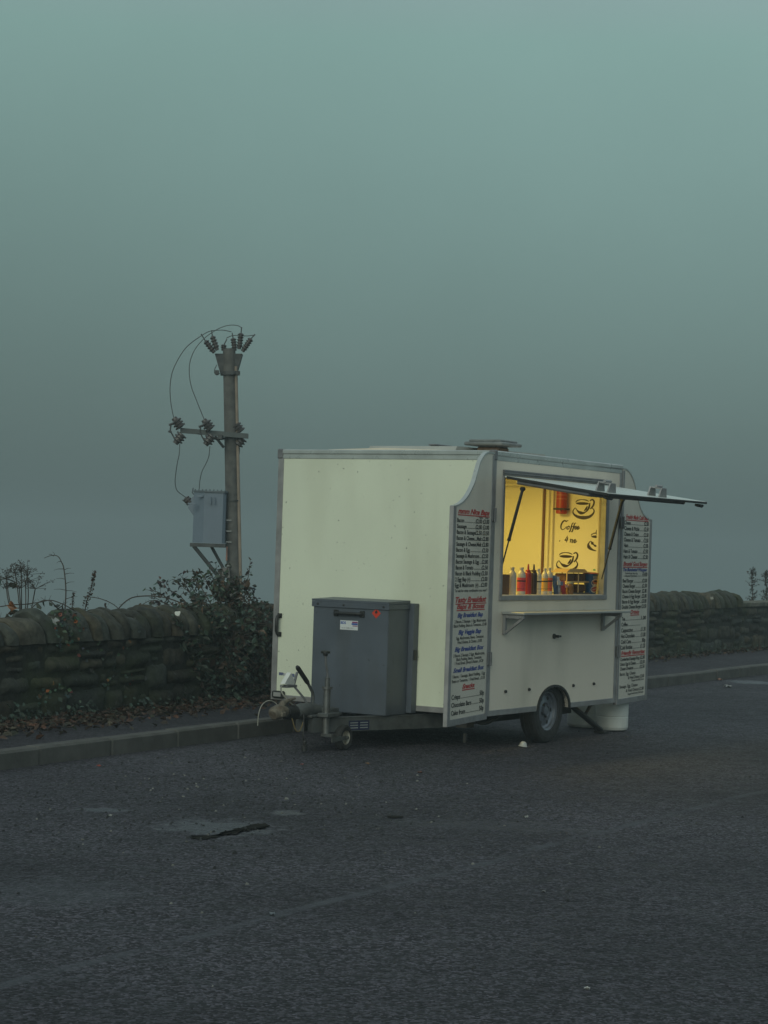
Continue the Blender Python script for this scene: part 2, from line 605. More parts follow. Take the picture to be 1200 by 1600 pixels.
wp = resample(WALL, 1.0)
mb = MB()
V, F = [], []
n_ = min(len(kp), len(wp))
for i in range(n_):
    f = i / (n_ - 1)
    a = kp[int(round(f * (len(kp) - 1)))]; b = wp[int(round(f * (len(wp) - 1)))]
    ia = int(round(f * (len(kp) - 1)))
    t, nl = normal_at(kp, ia)
    a = a + nl * .13
    b = b + nl * .2
    for k in range(4):
        c = a.lerp(b, k / 3)
        V.append((c.x, c.y, .118 + .01 * (k == 3) + .004 * noise.noise((c.x * 2, c.y * 2, 0))))
for i in range(n_ - 1):
    for k in range(3):
        F.append((4 * i + k, 4 * i + k + 1, 4 * i + k + 5, 4 * i + k + 4))
mb.add(V, F, True)
o = mb.build('pavement', M['pave']); o['kind'] = 'structure'

mb = MB()
V, F = [], []
offs = [(.1, -.05), (1.5, -.25), (5, -.7), (10, -1.3), (22, -4.4), (45, -15), (80, -33), (140, -62), (230, -74), (1500, -75)]
for i, p in enumerate(wp):
    for d, z in offs:
        q = p + Vector((-.88, .47)) * d
        V.append((q.x, q.y, z + .12 * noise.noise((q.x * .3, q.y * .3, 3)) * min(d, 3) / 3))
k_ = len(offs)
for i in range(len(wp) - 1):
    for k in range(k_ - 1):
        F.append((k_ * i + k, k_ * i + k + 1, k_ * i + k + k_ + 1, k_ * i + k + k_))
mb.add(V, F, True)
o = mb.build('hillside', M['soil']); o['kind'] = 'structure'

# ------------------------------------------------------------------ stone wall
wall = tag(empty('stone_wall', (WALL[3][0], WALL[3][1], .12)),
           'dark mossy dry stone wall with rounded upright coping stones along the pavement', 'wall')
w0 = Vector((WALL[3][0], WALL[3][1], .12))
SEG = [(-5.6, 10.75), (-2.95, 16.41), (-1.06, 20.44), (1.25, 25.1), (3.82, 30.0), (6.44, 34.74), (9.6, 40.3)]
fine = resample(SEG, .02)
LEN = (len(fine) - 1) * .02


def wall_at(s_):
    f = max(0, min(s_ / .02, len(fine) - 1.001))
    i = int(f)
    p = fine[i].lerp(fine[i + 1], f - i)
    t = (fine[min(i + 30, len(fine) - 1)] - fine[max(i - 30, 0)]).normalized()
    return p, t, Vector((t.y, -t.x))        # point, tangent, normal towards the road


def wall_h(s_):                              # height of the coping's bed above the pavement
    return .60 + .14 * (s_ / LEN)


COPE_END = 25.5
mbw = MB()
# hearting behind the face stones
for i in range(int(LEN / .5)):
    s0, s1 = i * .5, (i + 1) * .5
    V = []
    for s_ in (s0, s1):
        p, t, nr = wall_at(s_)
        for d, z in ((-.03, -.3), (-.03, wall_h(s_) - .02), (-.42, wall_h(s_) - .02), (-.42, -.6)):
            q = p + nr * d
            V.append((q.x - w0.x, q.y - w0.y, z))
    mbw.col = (.02, .022, .017)
    mbw.add(V, [(0, 1, 5, 4), (1, 2, 6, 5), (2, 3, 7, 6)])


def face_stone(s0, s1, z0, z1):
    nu, nv = max(3, int((s1 - s0) / .05)), max(3, int((z1 - z0) / .045))
    V, F = [], []
    sd_ = random.random() * 50
    depth = random.uniform(-.022, .026)
    sk = [random.uniform(-.02, .02) for _ in range(4)]
    for i in range(nu + 1):
        for j in range(nv + 1):
            u, v = i / nu, j / nv
            s_ = s0 + (s1 - s0) * u + (sk[0] * (1 - v) + sk[1] * v) * (1 - abs(2 * u - 1))
            z = z0 + (z1 - z0) * v + sk[2] * u * (1 - abs(2 * v - 1)) + sk[3] * .5 * (2 * u - 1)
            e_ = min(u * (s1 - s0), (1 - u) * (s1 - s0), v * (z1 - z0), (1 - v) * (z1 - z0))
            d = depth + .020 * noise.noise((s_ * 8, z * 8, sd_)) + .013 * noise.noise((s_ * 24, z * 24, sd_))
            d -= .055 * max(0, 1 - e_ / .022) ** 2
            p, t, nr = wall_at(s_)
            q = p + nr * d
            V.append((q.x - w0.x, q.y - w0.y, z))
    for i in range(nu):
        for j in range(nv):
            a = i * (nv + 1) + j
            F.append((a, a + nv + 1, a + nv + 2, a + 1))
    g = random.uniform(.38, 1.5)
    k = random.random()
    mbw.col = (.041 * g * (.85 + .4 * k), .043 * g, .036 * g * (1.1 - .35 * k))
    mbw.add(V, F, True)


prev = [(0.0, LEN, -.04)]
FR = [x / .62 for x in (-.04, .19, .35, .50, .62)]
for c_ in range(4):
    s_ = -random.uniform(0, .3)
    cur = []
    while s_ < LEN - .35:
        L = random.choice([random.uniform(.14, .26), random.uniform(.24, .42), random.uniform(.38, .62)])
        a0, a1 = max(0.0, s_), s_ + L
        h0 = wall_h(a0)
        mid = (a0 + a1) / 2
        z0 = next((z for x0, x1, z in prev if x0 <= mid <= x1), FR[c_] * h0)
        z1 = FR[c_ + 1] * h0 + (random.uniform(-.05, .045) if c_ < 3 else 0)
        if z1 - z0 < .05:
            z1 = z0 + .05
        if z1 - z0 > .13 and L < .45 and random.random() < .4:
            zm = z0 + (z1 - z0) * random.uniform(.4, .62)
            face_stone(a0 + .006, a1 - .006, z0 + .004, zm - .004)
            face_stone(a0 + .006, a1 - .006, zm + .004, z1 - .004)
        else:
            face_stone(a0 + .006, a1 - .006, z0 + .004, z1 - .004)
        cur.append((a0, a1, z1))
        s_ += L
    prev = cur
mbw.build('stone_courses', M['stone'], wall)

mbc = MB()
s_ = 0.05
while s_ < COPE_END:
    T = random.uniform(.11, .23) if s_ < 9 else random.uniform(.09, .16)
    h = random.uniform(.185, .270) if s_ < 9 else random.uniform(.23, .27)
    wd = random.uniform(.215, .235)
    ex_ = random.uniform(.5, 1.05); joff = random.uniform(-.02, .03)
    lean = random.uniform(.10, .46) if s_ < 9 else random.uniform(.05, .3)
    p, t, nr = wall_at(s_ + T / 2)
    base = wall_h(s_)
    sd_ = random.random() * 90
    V, F = [], []
    na, nt_ = 13, 5
    for i in range(na + 1):
        a = math.pi * i / na
        for j in range(nt_ + 1):
            v = j / nt_
            e_ = 1 - .11 * abs(2 * v - 1) ** 4
            pr = max(abs(math.sin(a)), 0) ** ex_
            x = math.cos(a) * wd * e_ + .02 + joff
            z = pr * h * e_
            q3 = p + nr * (x - .21)
            nz_ = .045 * noise.noise((q3.x * 6, q3.y * 6, z * 6 + sd_)) + .022 * noise.noise((q3.x * 19, q3.y * 19, z * 19 + sd_))
            k = 1 + nz_ * 3
            yy = (v - .5) * T * .97 - lean * z * (.6 + z / h * .4) + .03 * noise.noise((x * 6, z * 6, sd_))
            q = p + nr * (x * k - .235) + t * yy
            V.append((q.x - w0.x, q.y - w0.y, base + z * k - .012))
    m_ = nt_ + 1
    for i in range(na):
        for j in range(nt_):
            F.append((i * m_ + j, (i + 1) * m_ + j, (i + 1) * m_ + j + 1, i * m_ + j + 1))
    g = random.uniform(.55, 1.4); k = random.random()
    mbc.col = (.050 * g * (.85 + .35 * k), .050 * g, .040 * g * (1.1 - .3 * k))
    mbc.add(V, F, True)
    mbc.add([V[i * m_] for i in range(na + 1)], [tuple(range(na + 1))])
    mbc.add([V[i * m_ + nt_] for i in range(na + 1)], [tuple(range(na, -1, -1))])
    s_ += T
mbc.build('coping', M['stone'], wall)
mbf = MB()
s_ = COPE_END + .05
while s_ < LEN - .5:
    L = random.uniform(.5, .8)
    p, t, nr = wall_at(s_ + L / 2)
    g = random.uniform(.9, 1.3)
    mbf.col = (.13 * g, .125 * g, .10 * g)
    mbf.M = Matrix(((t.x, -nr.x, 0, p.x - w0.x), (t.y, -nr.y, 0, p.y - w0.y), (0, 0, 1, 0), (0, 0, 0, 1)))
    mbf.box(-L / 2 + .005, L / 2 - .005, -.02, .43, wall_h(s_) - .015, wall_h(s_) + .06, .012)
    s_ += L
mbf.M = None
mbf.build('flat_cap', M['stone'], wall)

# ------------------------------------------------------------------ the catering trailer
YAW = 0.557442
TO = Vector((.859857, 16.640634, 0))
TROT = math.pi / 2 - YAW
trailer = tag(empty('catering_trailer', TO, TROT),
              'cream catering trailer by the kerb with lit open serving hatch and two menu boards', 'food trailer')
TM = Matrix.Translation(TO) @ Matrix.Rotation(TROT, 4, 'Z')
L_, W_, Z0, Z1 = 2.352, 2.075, .292, 2.375


def P_(name, mbx, m, parent=trailer):
    return mbx.build(name, M[m] if isinstance(m, str) else m, parent)


# serving side (y = 0) with hatch opening and wheel cut-out
OX0, OX1, OZ0, OZ1 = .165, 2.06, 1.252, 2.205
WX, WZ, WR = 1.165, .272, .272
arc = [(WX - .275 * math.cos(math.pi * i / 16), Z0 + .185 * math.sin(math.pi * i / 16)) for i in range(17)]
mb = MB()
mb.prism([(.03, Z0)] + arc + [(L_ - .03, Z0), (L_ - .03, OZ0), (.03, OZ0)], (0, 0, 0), (1, 0, 0), (0, 0, 1), (0, .03, 0))
mb.box(.03, OX0, 0, .03, OZ0, OZ1, 0).box(OX1, L_ - .03, 0, .03, OZ0, OZ1, 0).box(.03, L_ - .03, 0, .03, OZ1, Z1, 0)
side = P_('serving_side_wall', mb, 'side')
mb = MB()
pts = [(x, -.004, z) for x, z in arc]
for i in range(16):
    a, b = arc[i], arc[i + 1]
    s1 = 1.07
    f_ = lambda q, k: (WX + (q[0] - WX) * k, Z0 + (q[1] - Z0) * k)
    mb.prism([a, b, f_(b, 1.1), f_(a, 1.1)], (0, -.012, 0), (1, 0, 0), (0, 0, 1), (0, .16, 0))
P_('wheel_arch', mb, 'black', side)
for x in (.306, .712, 1.124, 1.516, 1.911):
    P_('fixing_bolt', MB().lathe([(0, 0), (.013, 0), (.013, .012), (.008, .018), (0, .018)], (x, 0, .474), (0, -1, 0), 10), 'black', side)
mb = MB().lathe([(0, 0), (.022, 0), (.022, .012), (.012, .014), (.012, .05), (0, .052)], (1.13, 0, .903), (0, -1, 0), 12)
mb.box(1.13, 1.19, -.045, -.03, .895, .911)
P_('hatch_stay_hook', mb, 'black', side)
mb = MB().box(0, .03, .03, W_ - .03, Z0, Z1, 0)
front = P_('front_wall', mb, 'panel')
mb = MB().box(L_ - .03, L_, .03, W_ - .03, Z0, Z1, 0)
rear = P_('rear_wall', mb, 'liner')
P_('offside_wall', MB().box(0.03, L_ - .03, W_ - .03, W_, Z0, Z1, 0), 'liner')
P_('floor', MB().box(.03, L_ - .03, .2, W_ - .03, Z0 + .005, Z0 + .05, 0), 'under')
# roof with a slight camber
prof = [(-.0, Z1 - .002), (.5, Z1 + .03), (W_ / 2, Z1 + .045), (W_ - .5, Z1 + .03), (W_, Z1 - .002)]
mb = MB().prism(prof + [(y, z - .025) for y, z in prof[::-1]], (0.01, 0, 0), (0, 1, 0), (0, 0, 1), (L_ - .02, 0, 0))
roof = P_('roof', mb, 'side')
# aluminium edging, proud of the panels
for b_ in ((-.006, .042, -.006, .036), (L_ - .042, L_ + .006, -.006, .036), (-.006, .036, W_ - .05, W_ + .006), (L_ - .036, L_ + .006, W_ - .036, W_ + .006)):
    P_('corner_trim', MB().box(*b_, Z0 - .004, Z1 - .04), 'trim')
mb = MB()
mb.box(-.010, .03, -.012, W_ + .012, Z1 - .012, Z1 + .028, .008).box(-.005, .03, -.005, W_ + .005, Z1 - .05, Z1 - .013, .004)
P_('roof_rail', mb, 'rail')
mb = MB()
mb.box(.032, L_ + .010, -.012, .03, Z1 - .012, Z1 + .028, .008).box(.032, L_ + .005, -.005, .03, Z1 - .05, Z1 - .013, .004)
mb.box(L_ - .03, L_ + .010, .032, W_ + .012, Z1 - .012, Z1 + .028, .008)
mb.box(.032, L_ - .032, W_ - .03, W_ + .012, Z1 - .012, Z1 + .028, .008)
P_('roof_rail', mb, 'rail')
mb = MB()
mb.box(-.005, .028, .044, W_ - .052, Z0 - .006, Z0 + .04)
mb.box(.044, WX - .31, -.005, .028, Z0 - .006, Z0 + .04).box(WX + .31, L_ - .044, -.005, .028, Z0 - .006, Z0 + .04)
P_('bottom_trim', mb, 'trim')
for y, z in ((-.008, Z1 - .02), (W_ - .035, Z1 - .02)):
    P_('corner_cap', MB().box(-.014, .04, y - .008, y + .05, z - .03, z + .052, .008), 'trimdark')

# roof pod, vent
mb = MB().prism([(.32, 0), (2.02, 0), (1.92, .075), (.36, .06)], (0, .55, Z1 + .02), (1, 0, 0), (0, 0, 1), (0, .85, 0))
P_('roof_pod', mb, mat('roof_pod_skin', (.36, .37, .35), .5, var=.08, grime=.3), roof)
mb = MB().box(.82, 1.12, 1.02, 1.10, Z1 + .112, Z1 + .124).box(.84, .87, 1.03, 1.09, Z1 + .1, Z1 + .113).box(1.07, 1.1, 1.03, 1.09, Z1 + .1, Z1 + .113)
P_('roof_handle', mb, 'trimdark', roof)
vent = P_('roof_vent', MB().box(.60, .80, .30, .50, Z1 + .01, Z1 + .088, .01), mat('vent_rust', (.17, .11, .075), .8, var=.4, vs=20))
mb = MB().box(.52, .88, .22, .58, Z1 + .098, Z1 + .128, .010).box(.55, .85, .25, .55, Z1 + .1285, Z1 + .148, .010)
mb.box(.61, .79, .31, .49, Z1 + .0885, Z1 + .0975)
P_('lid', mb, mat('vent_lid', (.20, .21, .21), .5, .2, var=.25, vs=12, grime=.5), vent)

# hatch frame
mb = MB()
mb.box(OX0 - .014, OX0 + .022, -.012, .04, OZ0 - .005, OZ1 + .004)
mb.box(OX1 - .022, OX1 + .04, -.012, .04, OZ0 - .005, OZ1 + .004)
mb.box(OX0 - .016, OX1 + .042, -.016, .05, OZ0 - .045, OZ0 - .006)
P_('hatch_frame', mb, 'trim', side)
mb = MB()
for k in range(3):
    mb.box(OX0 - .01, OX1 + .04, -.014 - .006 * (k % 2), .005, OZ1 + .006 + .016 * k, OZ1 + .020 + .016 * k, .003)
P_('hatch_hinge_rail', mb, 'trimdark', side)

# the raised hatch door: local plane from hinge line (z 2.195) outwards and slightly down
HZ = 2.195
dn = Vector((0, -.93, -.128)).normalized()
up = Vector((0, -dn.z, dn.y)) * -1
up = Vector((0, dn.z, -dn.y))
if up.z < 0:
    up = -up
HM = Matrix(((1, 0, 0, OX0), (0, dn.y, up.y, -.012), (0, dn.z, up.z, HZ), (0, 0, 0, 1)))
HW, HD = OX1 - OX0 + .02, .925
mb = MB(); mb.M = HM
mb.box(0, HW, 0, HD, .0, .014, .002)
hatch = P_('serving_hatch', mb, mat('hatch_skin', (.66, .70, .66), .32, var=.04, vs=2, grime=.15, grime_col=(.4, .42, .4)))
mb = MB(); mb.M = HM
mb.box(.012, HW - .05, .10, HD - .16, -.040, -.0005, .012)
P_('inner_lining', mb, 'trimdark', hatch)
mb = MB(); mb.M = HM
mb.box(-.006, HW + .006, HD + .0005, HD + .012, -.006, .012).box(-.008, -.0005, .02, HD, -.008, .0135).box(HW + .0005, HW + .008, .02, HD, -.008, .0135)
P_('edge_seal', mb, 'black', hatch)
for x in (.17, HW - .78):
    mb = MB(); mb.M = HM
    mb.prism([(-.075, 0), (.075, 0), (.045, .075), (-.045, .075)], (x, HD - .16, .0145), (1, 0, 0), (0, 0, 1), (0, .012, 0))
    mb.prism([(-.075, 0), (.075, 0), (.045, .075), (-.045, .075)], (x, HD - .06, .0145), (1, 0, 0), (0, 0, 1), (0, .012, 0))
    mb.box(x - .05, x + .05, HD - .147, HD - .061, .078, .09)
    mb.tube([(x - .055, HD - .10, .098), (x + .055, HD - .10, .098)], .012, 8)
    P_('catch_bracket', mb, 'trim', hatch)
for x in (.06, HW - .08):
    mb = MB(); mb.M = HM
    mb.box(x - .03, x + .05, HD - .05, HD + .0, -.035, -.0145).tube([(x - .05, HD - .02, -.03), (x + .06, HD - .02, -.035)], .009, 6)
    P_('latch', mb, 'black', hatch)
for xa, ya, za, zb in ((.19, -.165, 2.105, 1.44), (2.04, -.165, 2.085, 1.385)):
    a, b = Vector((xa, ya, za)), Vector((xa, .012, zb))
    m_ = a.lerp(b, .62)
    mb = MB().tube([a, m_], .013, 10).tube([m_, b], .0065, 8).tube([a + Vector((-.02, 0, 0)), a + Vector((.02, 0, 0))], .016, 8)
    mb.tube([a.lerp(m_, -.02), a.lerp(m_, .04)], .016, 8).tube([m_.lerp(a, .03), m_.lerp(b, .02)], .0155, 10)
    P_('gas_strut', mb, 'black', hatch)

# serving shelf
shelf = P_('serving_shelf', MB().box(.205, 2.19, -.21, -.001, 1.098, 1.118, .004), mat('shelf_top', (.42, .43, .42), .35, .3, var=.08))
for x in (.225, 2.02):
    mb = MB()
    mb.box(x, x + .035, -.026, -.001, .935, 1.0975).box(x, x + .035, -.19, -.027, 1.065, 1.0975)
    mb.prism([(-.185, 1.064), (-.155, 1.064), (-.0265, .965), (-.0265, .94)], (x + .006, 0, 0), (0, 1, 0), (0, 0, 1), (.022, 0, 0))
    for y, z in ((-.165, 1.08), (-.05, 1.08)):
        mb.lathe([(0, 0), (.011, 0), (.011, .006), (0, .008)], (x, y, z), (-1, 0, 0), 8)
    P_('shelf_bracket', mb, 'trim', shelf)

# counter, inner details of the lit cabin
P_('counter', MB().box(.10, 2.30, .052, .50, 1.205, 1.25, .004), mat('counter_top', (.55, .50, .42), .35, var=.08))
mb = MB()
mb.box(L_ - .052, L_ - .0305, .755, 1.62, .6, 2.19, .004)
P_('inner_door', mb, 'liner', rear)
mb = MB()
mb.box(L_ - .046, L_ - .0305, .735, .7545, .6, 2.26)
P_('door_edge_strip', mb, mat('dark_edge', (.16, .07, .03), .5), rear)
for b_ in ((L_ - .06, .685, .708, .6, 2.3), (L_ - .066, .640, .655, .6, 2.3), (L_ - .06, .18, .20, .6, 2.3), (L_ - .052, .13, .152, .6, 2.3), (L_ - .06, .76, 1.9, 2.2, 2.225), (L_ - .056, .76, 1.9, 2.245, 2.26)):
    P_('wall_moulding', MB().box(b_[0], L_ - .0305, *b_[1:], .005), 'liner', rear)

XD = L_ - .0325
DX, DY, DO = (0, -1, 0), (0, 0, 1), (XD, 0, 0)
MP = .00644


def wd_(px, py):
    return (-(.632 - (px - 867) * MP), 2.086 - (py - 780) * .00578)


def cup(cx, cy, w, clip=None, steam=True):
    x0, z0 = wd_(cx, cy)
    k = w * MP
    mb = MB()

    def T(pts):
        q = [(x0 + x * k, z0 + y * k) for x, y in pts]
        return q

    def rib(pts, ws):
        q = smooth2(T(pts), 3)
        if clip is not None:
            c = wd_(clip, 0)[0]
            q = [a for a in q if a[0] < c]
        if len(q) > 2:
            mb.ribbon(q, [w_ * k * 1.5 for w_ in ws], DO, DX, DY)
    n = 20
    el = T([(-.07 + .30 * math.cos(2 * math.pi * i / n), .40 + .058 * math.sin(2 * math.pi * i / n)) for i in range(n)])
    if clip is not None:
        c = wd_(clip, 0)[0]
        el = [(min(a, c), b) for a, b in el]
    o3 = Vector(DO)
    mb.add([o3 + Vector(DX) * a + Vector(DY) * b for a, b in el], [tuple(range(n))])
    rib([(.27, .43), (.24, .26), (.14, .10), (-.02, .01), (-.2, .04), (-.32, .14), (-.38, .22)], [.03, .06, .03, .09, .03, .02])
    rib([(.16, .30), (.10, .18), (.02, .10)], [.02, .06, .02])
    rib([(.27, .52), (.38, .57), (.46, .48), (.42, .32), (.30, .18)], [.03, .04, .05, .05, .03])
    rib([(-.40, .22), (-.49, .08), (-.44, -.05), (-.25, -.15), (0, -.18), (.25, -.14), (.42, -.02), (.47, .12), (.38, .24)], [.02, .03, .07, .10, .07, .04, .02])
    rib([(-.38, .44), (-.3, .52), (-.1, .56), (.1, .54), (.22, .49)], [.015, .03, .02, .03, .015])
    if steam:
        rib([(-.02, .60), (.04, .66), (.0, .72), (.05, .78)], [.02, .03, .02])
    mb.build('coffee_cup_decal', M['decal'], rear)


cup(911, 801, 34, None, False)
cup(888, 884, 34, None, False)
cup(936.5, 852, 34, 935.0, False)
mb = MB()
for pts in ([(936, 822), (932, 827), (931.5, 832), (934, 835)], [(935, 824), (934, 828), (934.4, 831)]):
    mb.ribbon([wd_(*p) for p in pts], [.004, .008, .004], DO, DX, DY)
P_('steam_decal', mb, 'decal', rear)
mb = MB()
# handwritten "Coffee 4 me" (the last letters worn)
def stroke(pts, ws):
    mb.ribbon([wd_(*p) for p in pts], ws, DO, DX, DY)


th, tn = .014, .0065
stroke([(885, 815), (882.5, 813), (879, 815), (876.5, 820), (876.5, 825), (879, 827), (883, 825), (885, 822)], [tn, th, th, tn, tn])
stroke([(881, 812.5), (884, 814), (887.5, 812.5)], [tn, tn * 1.4, tn])
stroke([(888, 821.5), (886, 823.5), (886, 826), (888, 826), (889.5, 823.5), (888, 821.5), (890.5, 822)], [tn, th * .8, tn, th * .6, tn])
for dx in (0, 3.6):
    stroke([(896 + dx, 817), (895 + dx, 816.3), (893.6 + dx, 818.5), (892 + dx, 825), (890.3 + dx, 830), (889.2 + dx, 829.2)], [tn, tn, th * .9, th * .9, tn])
stroke([(891.5, 822.6), (898.5, 821.6)], [tn, tn])
for dx in (0, 3.6):
    stroke([(898.5 + dx, 824.3), (901 + dx, 822.8), (900 + dx, 821.3), (898.3 + dx, 823), (898.3 + dx, 825.6), (900 + dx, 825.6), (902 + dx, 823.5)], [tn, tn, th * .7, th * .8, tn])
stroke([(887.2, 836.5), (884.2, 842), (883.4, 843.6), (888, 843)], [tn, tn, th * .8, tn])
stroke([(887.5, 839), (885.6, 847)], [th * .8, tn])
stroke([(891, 842.5), (892.6, 842), (891.4, 847)], [tn, th * .7, th * .7])
stroke([(892, 844.5), (894.5, 842), (895.4, 843), (894.3, 847), (895.6, 846.6)], [tn, tn, th * .8, tn])
stroke([(897.5, 845.4), (900, 843.5), (899, 842), (897.3, 844), (897.6, 846.8), (899.3, 846.6), (902, 844)], [tn, tn, th * .7, th * .7, tn])
stroke([(874.6, 844.6), (875.6, 845.2)], [th, th])
P_('handwritten_decal', mb, 'decal', rear)
P_('green_sticker', MB().box(L_ - .034, L_ - .0305, .215, .235, 1.455, 1.467, 0), mat('green_sticker', (.02, .3, .08), .5), rear)

# strip light on the cabin ceiling (the source of the glow in the hatch)
lightm = bpy.data.materials.new('lit_diffuser')
lightm.use_nodes = True
pb = lightm.node_tree.nodes['Principled BSDF']
pb.inputs['Emission Color'].default_value = (1.0, .70, .20, 1)
pb.inputs['Emission Strength'].default_value = 1.5
lightm.cycles.emission_sampling = 'NONE'
cl = P_('ceiling_light', MB().box(.25, 1.35, .72, .84, Z1 - .05, Z1 - .026), 'white')
P_('diffuser', MB().box(.27, 1.33, .735, .825, Z1 - .075, Z1 - .0505, .01), lightm, cl)
al = bpy.data.lights.new('strip_lamp', 'AREA')
al.shape = 'RECTANGLE'
al.size, al.size_y = 1.1, .5
al.energy = 28.0
al.color = (1.0, .73, .135)
alo = bpy.data.objects.new('strip_lamp', al)
COL.objects.link(alo)
alo.parent = cl
alo.location = (.80, .78, Z1 - .085)

# ------------------------------------------------------------------ menu boards
def leader(mbi, o, ex, ey, x0, x1, z, sz=.0045):
    x = x0
    while x < x1:
        mbi.add([o + ex * a + ey * b for a, b in ((x, z), (x + sz, z), (x + sz, z + sz), (x, z + sz))], [(0, 1, 2, 3)])
        x += sz * 1.9


def menu_board(hinge, d, w, outward_left, rows, crv):
    """d: direction from hinge to outer edge. crv: (distance from hinge, z) of the shaped top."""
    d = Vector(d).normalized()
    ez = Vector((0, 0, 1))
    if outward_left:
        ex = -d; o = Vector(hinge) + d * w
    else:
        ex = d; o = Vector(hinge)
    nrm = ex.cross(ez)
    o = o + nrm * .006
    tr = (lambda a: w - a) if outward_left else (lambda a: a)
    zb = .272
    top = smooth2([(tr(a), z) for a, z in crv], 4)
    poly = [(tr(.012), zb), (tr(w), zb)]
    poly += [p for p in top[::-1]]
    b = MB().prism(poly, o, ex, ez, -nrm * .024).build('menu_board', M['board'], trailer)
    # aluminium edging
    mb = MB()
    F_ = Matrix(((ex.x, -nrm.x, 0, o.x), (ex.y, -nrm.y, 0, o.y), (0, 0, 1, 0), (0, 0, 0, 1)))
    mb.M = F_
    a0, a1 = sorted((tr(w + .006), tr(w - .055)))
    mb.box(a0, a1, -.005, .03, zb - .006, crv[-1][1] + .01)
    a0, a1 = sorted((tr(.005), tr(.05)))
    mb.box(a0, a1, -.005, .03, zb - .006, crv[0][1] - .01)
    a0, a1 = sorted((tr(.052), tr(w - .057)))
    mb.box(a0, a1, -.004, .029, zb - .006, zb + .045)
    mb.M = None
    mb.build('edging', M['trim'], b)
    mb = MB(); mb.M = F_
    for p, q in zip(top, top[1:]):
        v = Vector(q) - Vector(p)
        if v.length < 1e-4:
            continue
        nn = Vector((-v.y, v.x)).normalized() * .012
        if (nn.y < 0):
            nn = -nn
        mb.prism([p, q, (q[0] + nn.x, q[1] + nn.y), (p[0] + nn.x, p[1] + nn.y)], (0, -.005, 0), (1, 0, 0), (0, 0, 1), (0, .034, 0))
    mb.M = None
    mb.build('curved_edging', M['rail'], b)  # lighter rail colour paints the sky's reflection along this edge
    for z in ((1.89, .745)):
        hm = MB(); hm.M = F_
        c = tr(0)
        hm.box(c - .045, c + .045, -.016, -.0055, z - .05, z + .05, .004).tube([(c, -.018, z - .055), (c, -.018, z + .055)], .012, 8)
        hm.build('hinge', M['trimdark'], b)
    ink = MB()
    of = o + nrm * .0015
    A0, A1 = .085, w - .075
    Wd = A1 - A0
    for r in rows:
        k, z = r[0], r[1]
        pt = lambda a: of + ex * a + ez * z
        if k == 'h':                                   # red script heading, underlined
            red = MB()
            f0, f1 = r[3]
            ww = Wd * (f1 - f0)
            red.text(r[2], pt(A0 + Wd * f0), ex, ez, r[4], width=ww, bold=.040, shear=.35)
            red.add([of + ex * a + ez * b_ for a, b_ in ((A0 + Wd * f0, z - .016), (A0 + Wd * f1, z - .016), (A0 + Wd * f1, z - .008), (A0 + Wd * f0, z - .008))], [(0, 1, 2, 3)])
            red.build('red_heading', M['red'], b)
        elif k == 'b':
            blu = MB()
            f0, f1 = r[3]
            blu.text(r[2], pt(A0 + Wd * f0), ex, ez, r[4], width=Wd * (f1 - f0), bold=.040, shear=.35)
            blu.build('blue_heading', M['blue'], b)
        elif k == 'r':                                 # name ..... price [price]
            cap = r[5] if len(r) > 5 else .031
            e0 = A0 + Wd * 0.0
            name_w = Wd * r[4]
            ink.text(r[2], pt(e0), ex, ez, cap, width=name_w, bold=.028)
            pw = [Wd * (.215 if len(p) > 3 else .15) for p in r[3]]
            x = A1
            for p, q in list(zip(r[3], pw))[::-1]:
                ink.text(p, pt(x - q), ex, ez, cap * 1.06, width=q * .93, bold=.028)
                x -= q + .008
            if x - .01 > e0 + name_w + .01 and r[3]:
                leader(ink, of, ex, ez, e0 + name_w + .012, x - .004, z, .005)
        elif k == 't':
            f0, f1 = r[3]
            ink.text(r[2], pt(A0 + Wd * f0), ex, ez, r[4], width=Wd * (f1 - f0), bold=.016)
    ink.build('black_lettering', M['ink'], b)
    return b


lz = lambda y: .285 + (1125 - y) / 201
rows = [('h', lz(804), 'mmm Nice Baps', (.02, .99), .040),
        ('t', lz(809.5), 'regular', (.66, .79), .013), ('t', lz(809.5), 'large', (.86, .95), .013)]
nm = [('Bacon', ['£2.00', '£3.00'], .21), ('Sausage', ['£2.00', '£3.00'], .29), ('Bacon & Sausage', ['£2.50', '£3.50'], .56),
      ('Bacon & Cheese....Melt', ['£2.80'], .76), ('Sausage & Cheese.Melt', ['£2.80'], .76), ('Bacon & Egg', ['£2.50'], .41),
      ('Sausage & Mushroom', ['£2.50'], .70), ('Bacon Sausage & Egg', ['£2.80'], .70), ('Bacon & Tomato', ['£2.50'], .53),
      ('Bacon & Black Pudding', ['£2.50'], .76), ('2 Egg Bap (v)', ['£2.00'], .45), ('Egg & Mushroom  (v)', ['£2.00'], .70)]
for i, (a, p, f) in enumerate(nm):
    rows.append(('r', lz(817.5 + 9.05 * i), a, p, f, .0315))
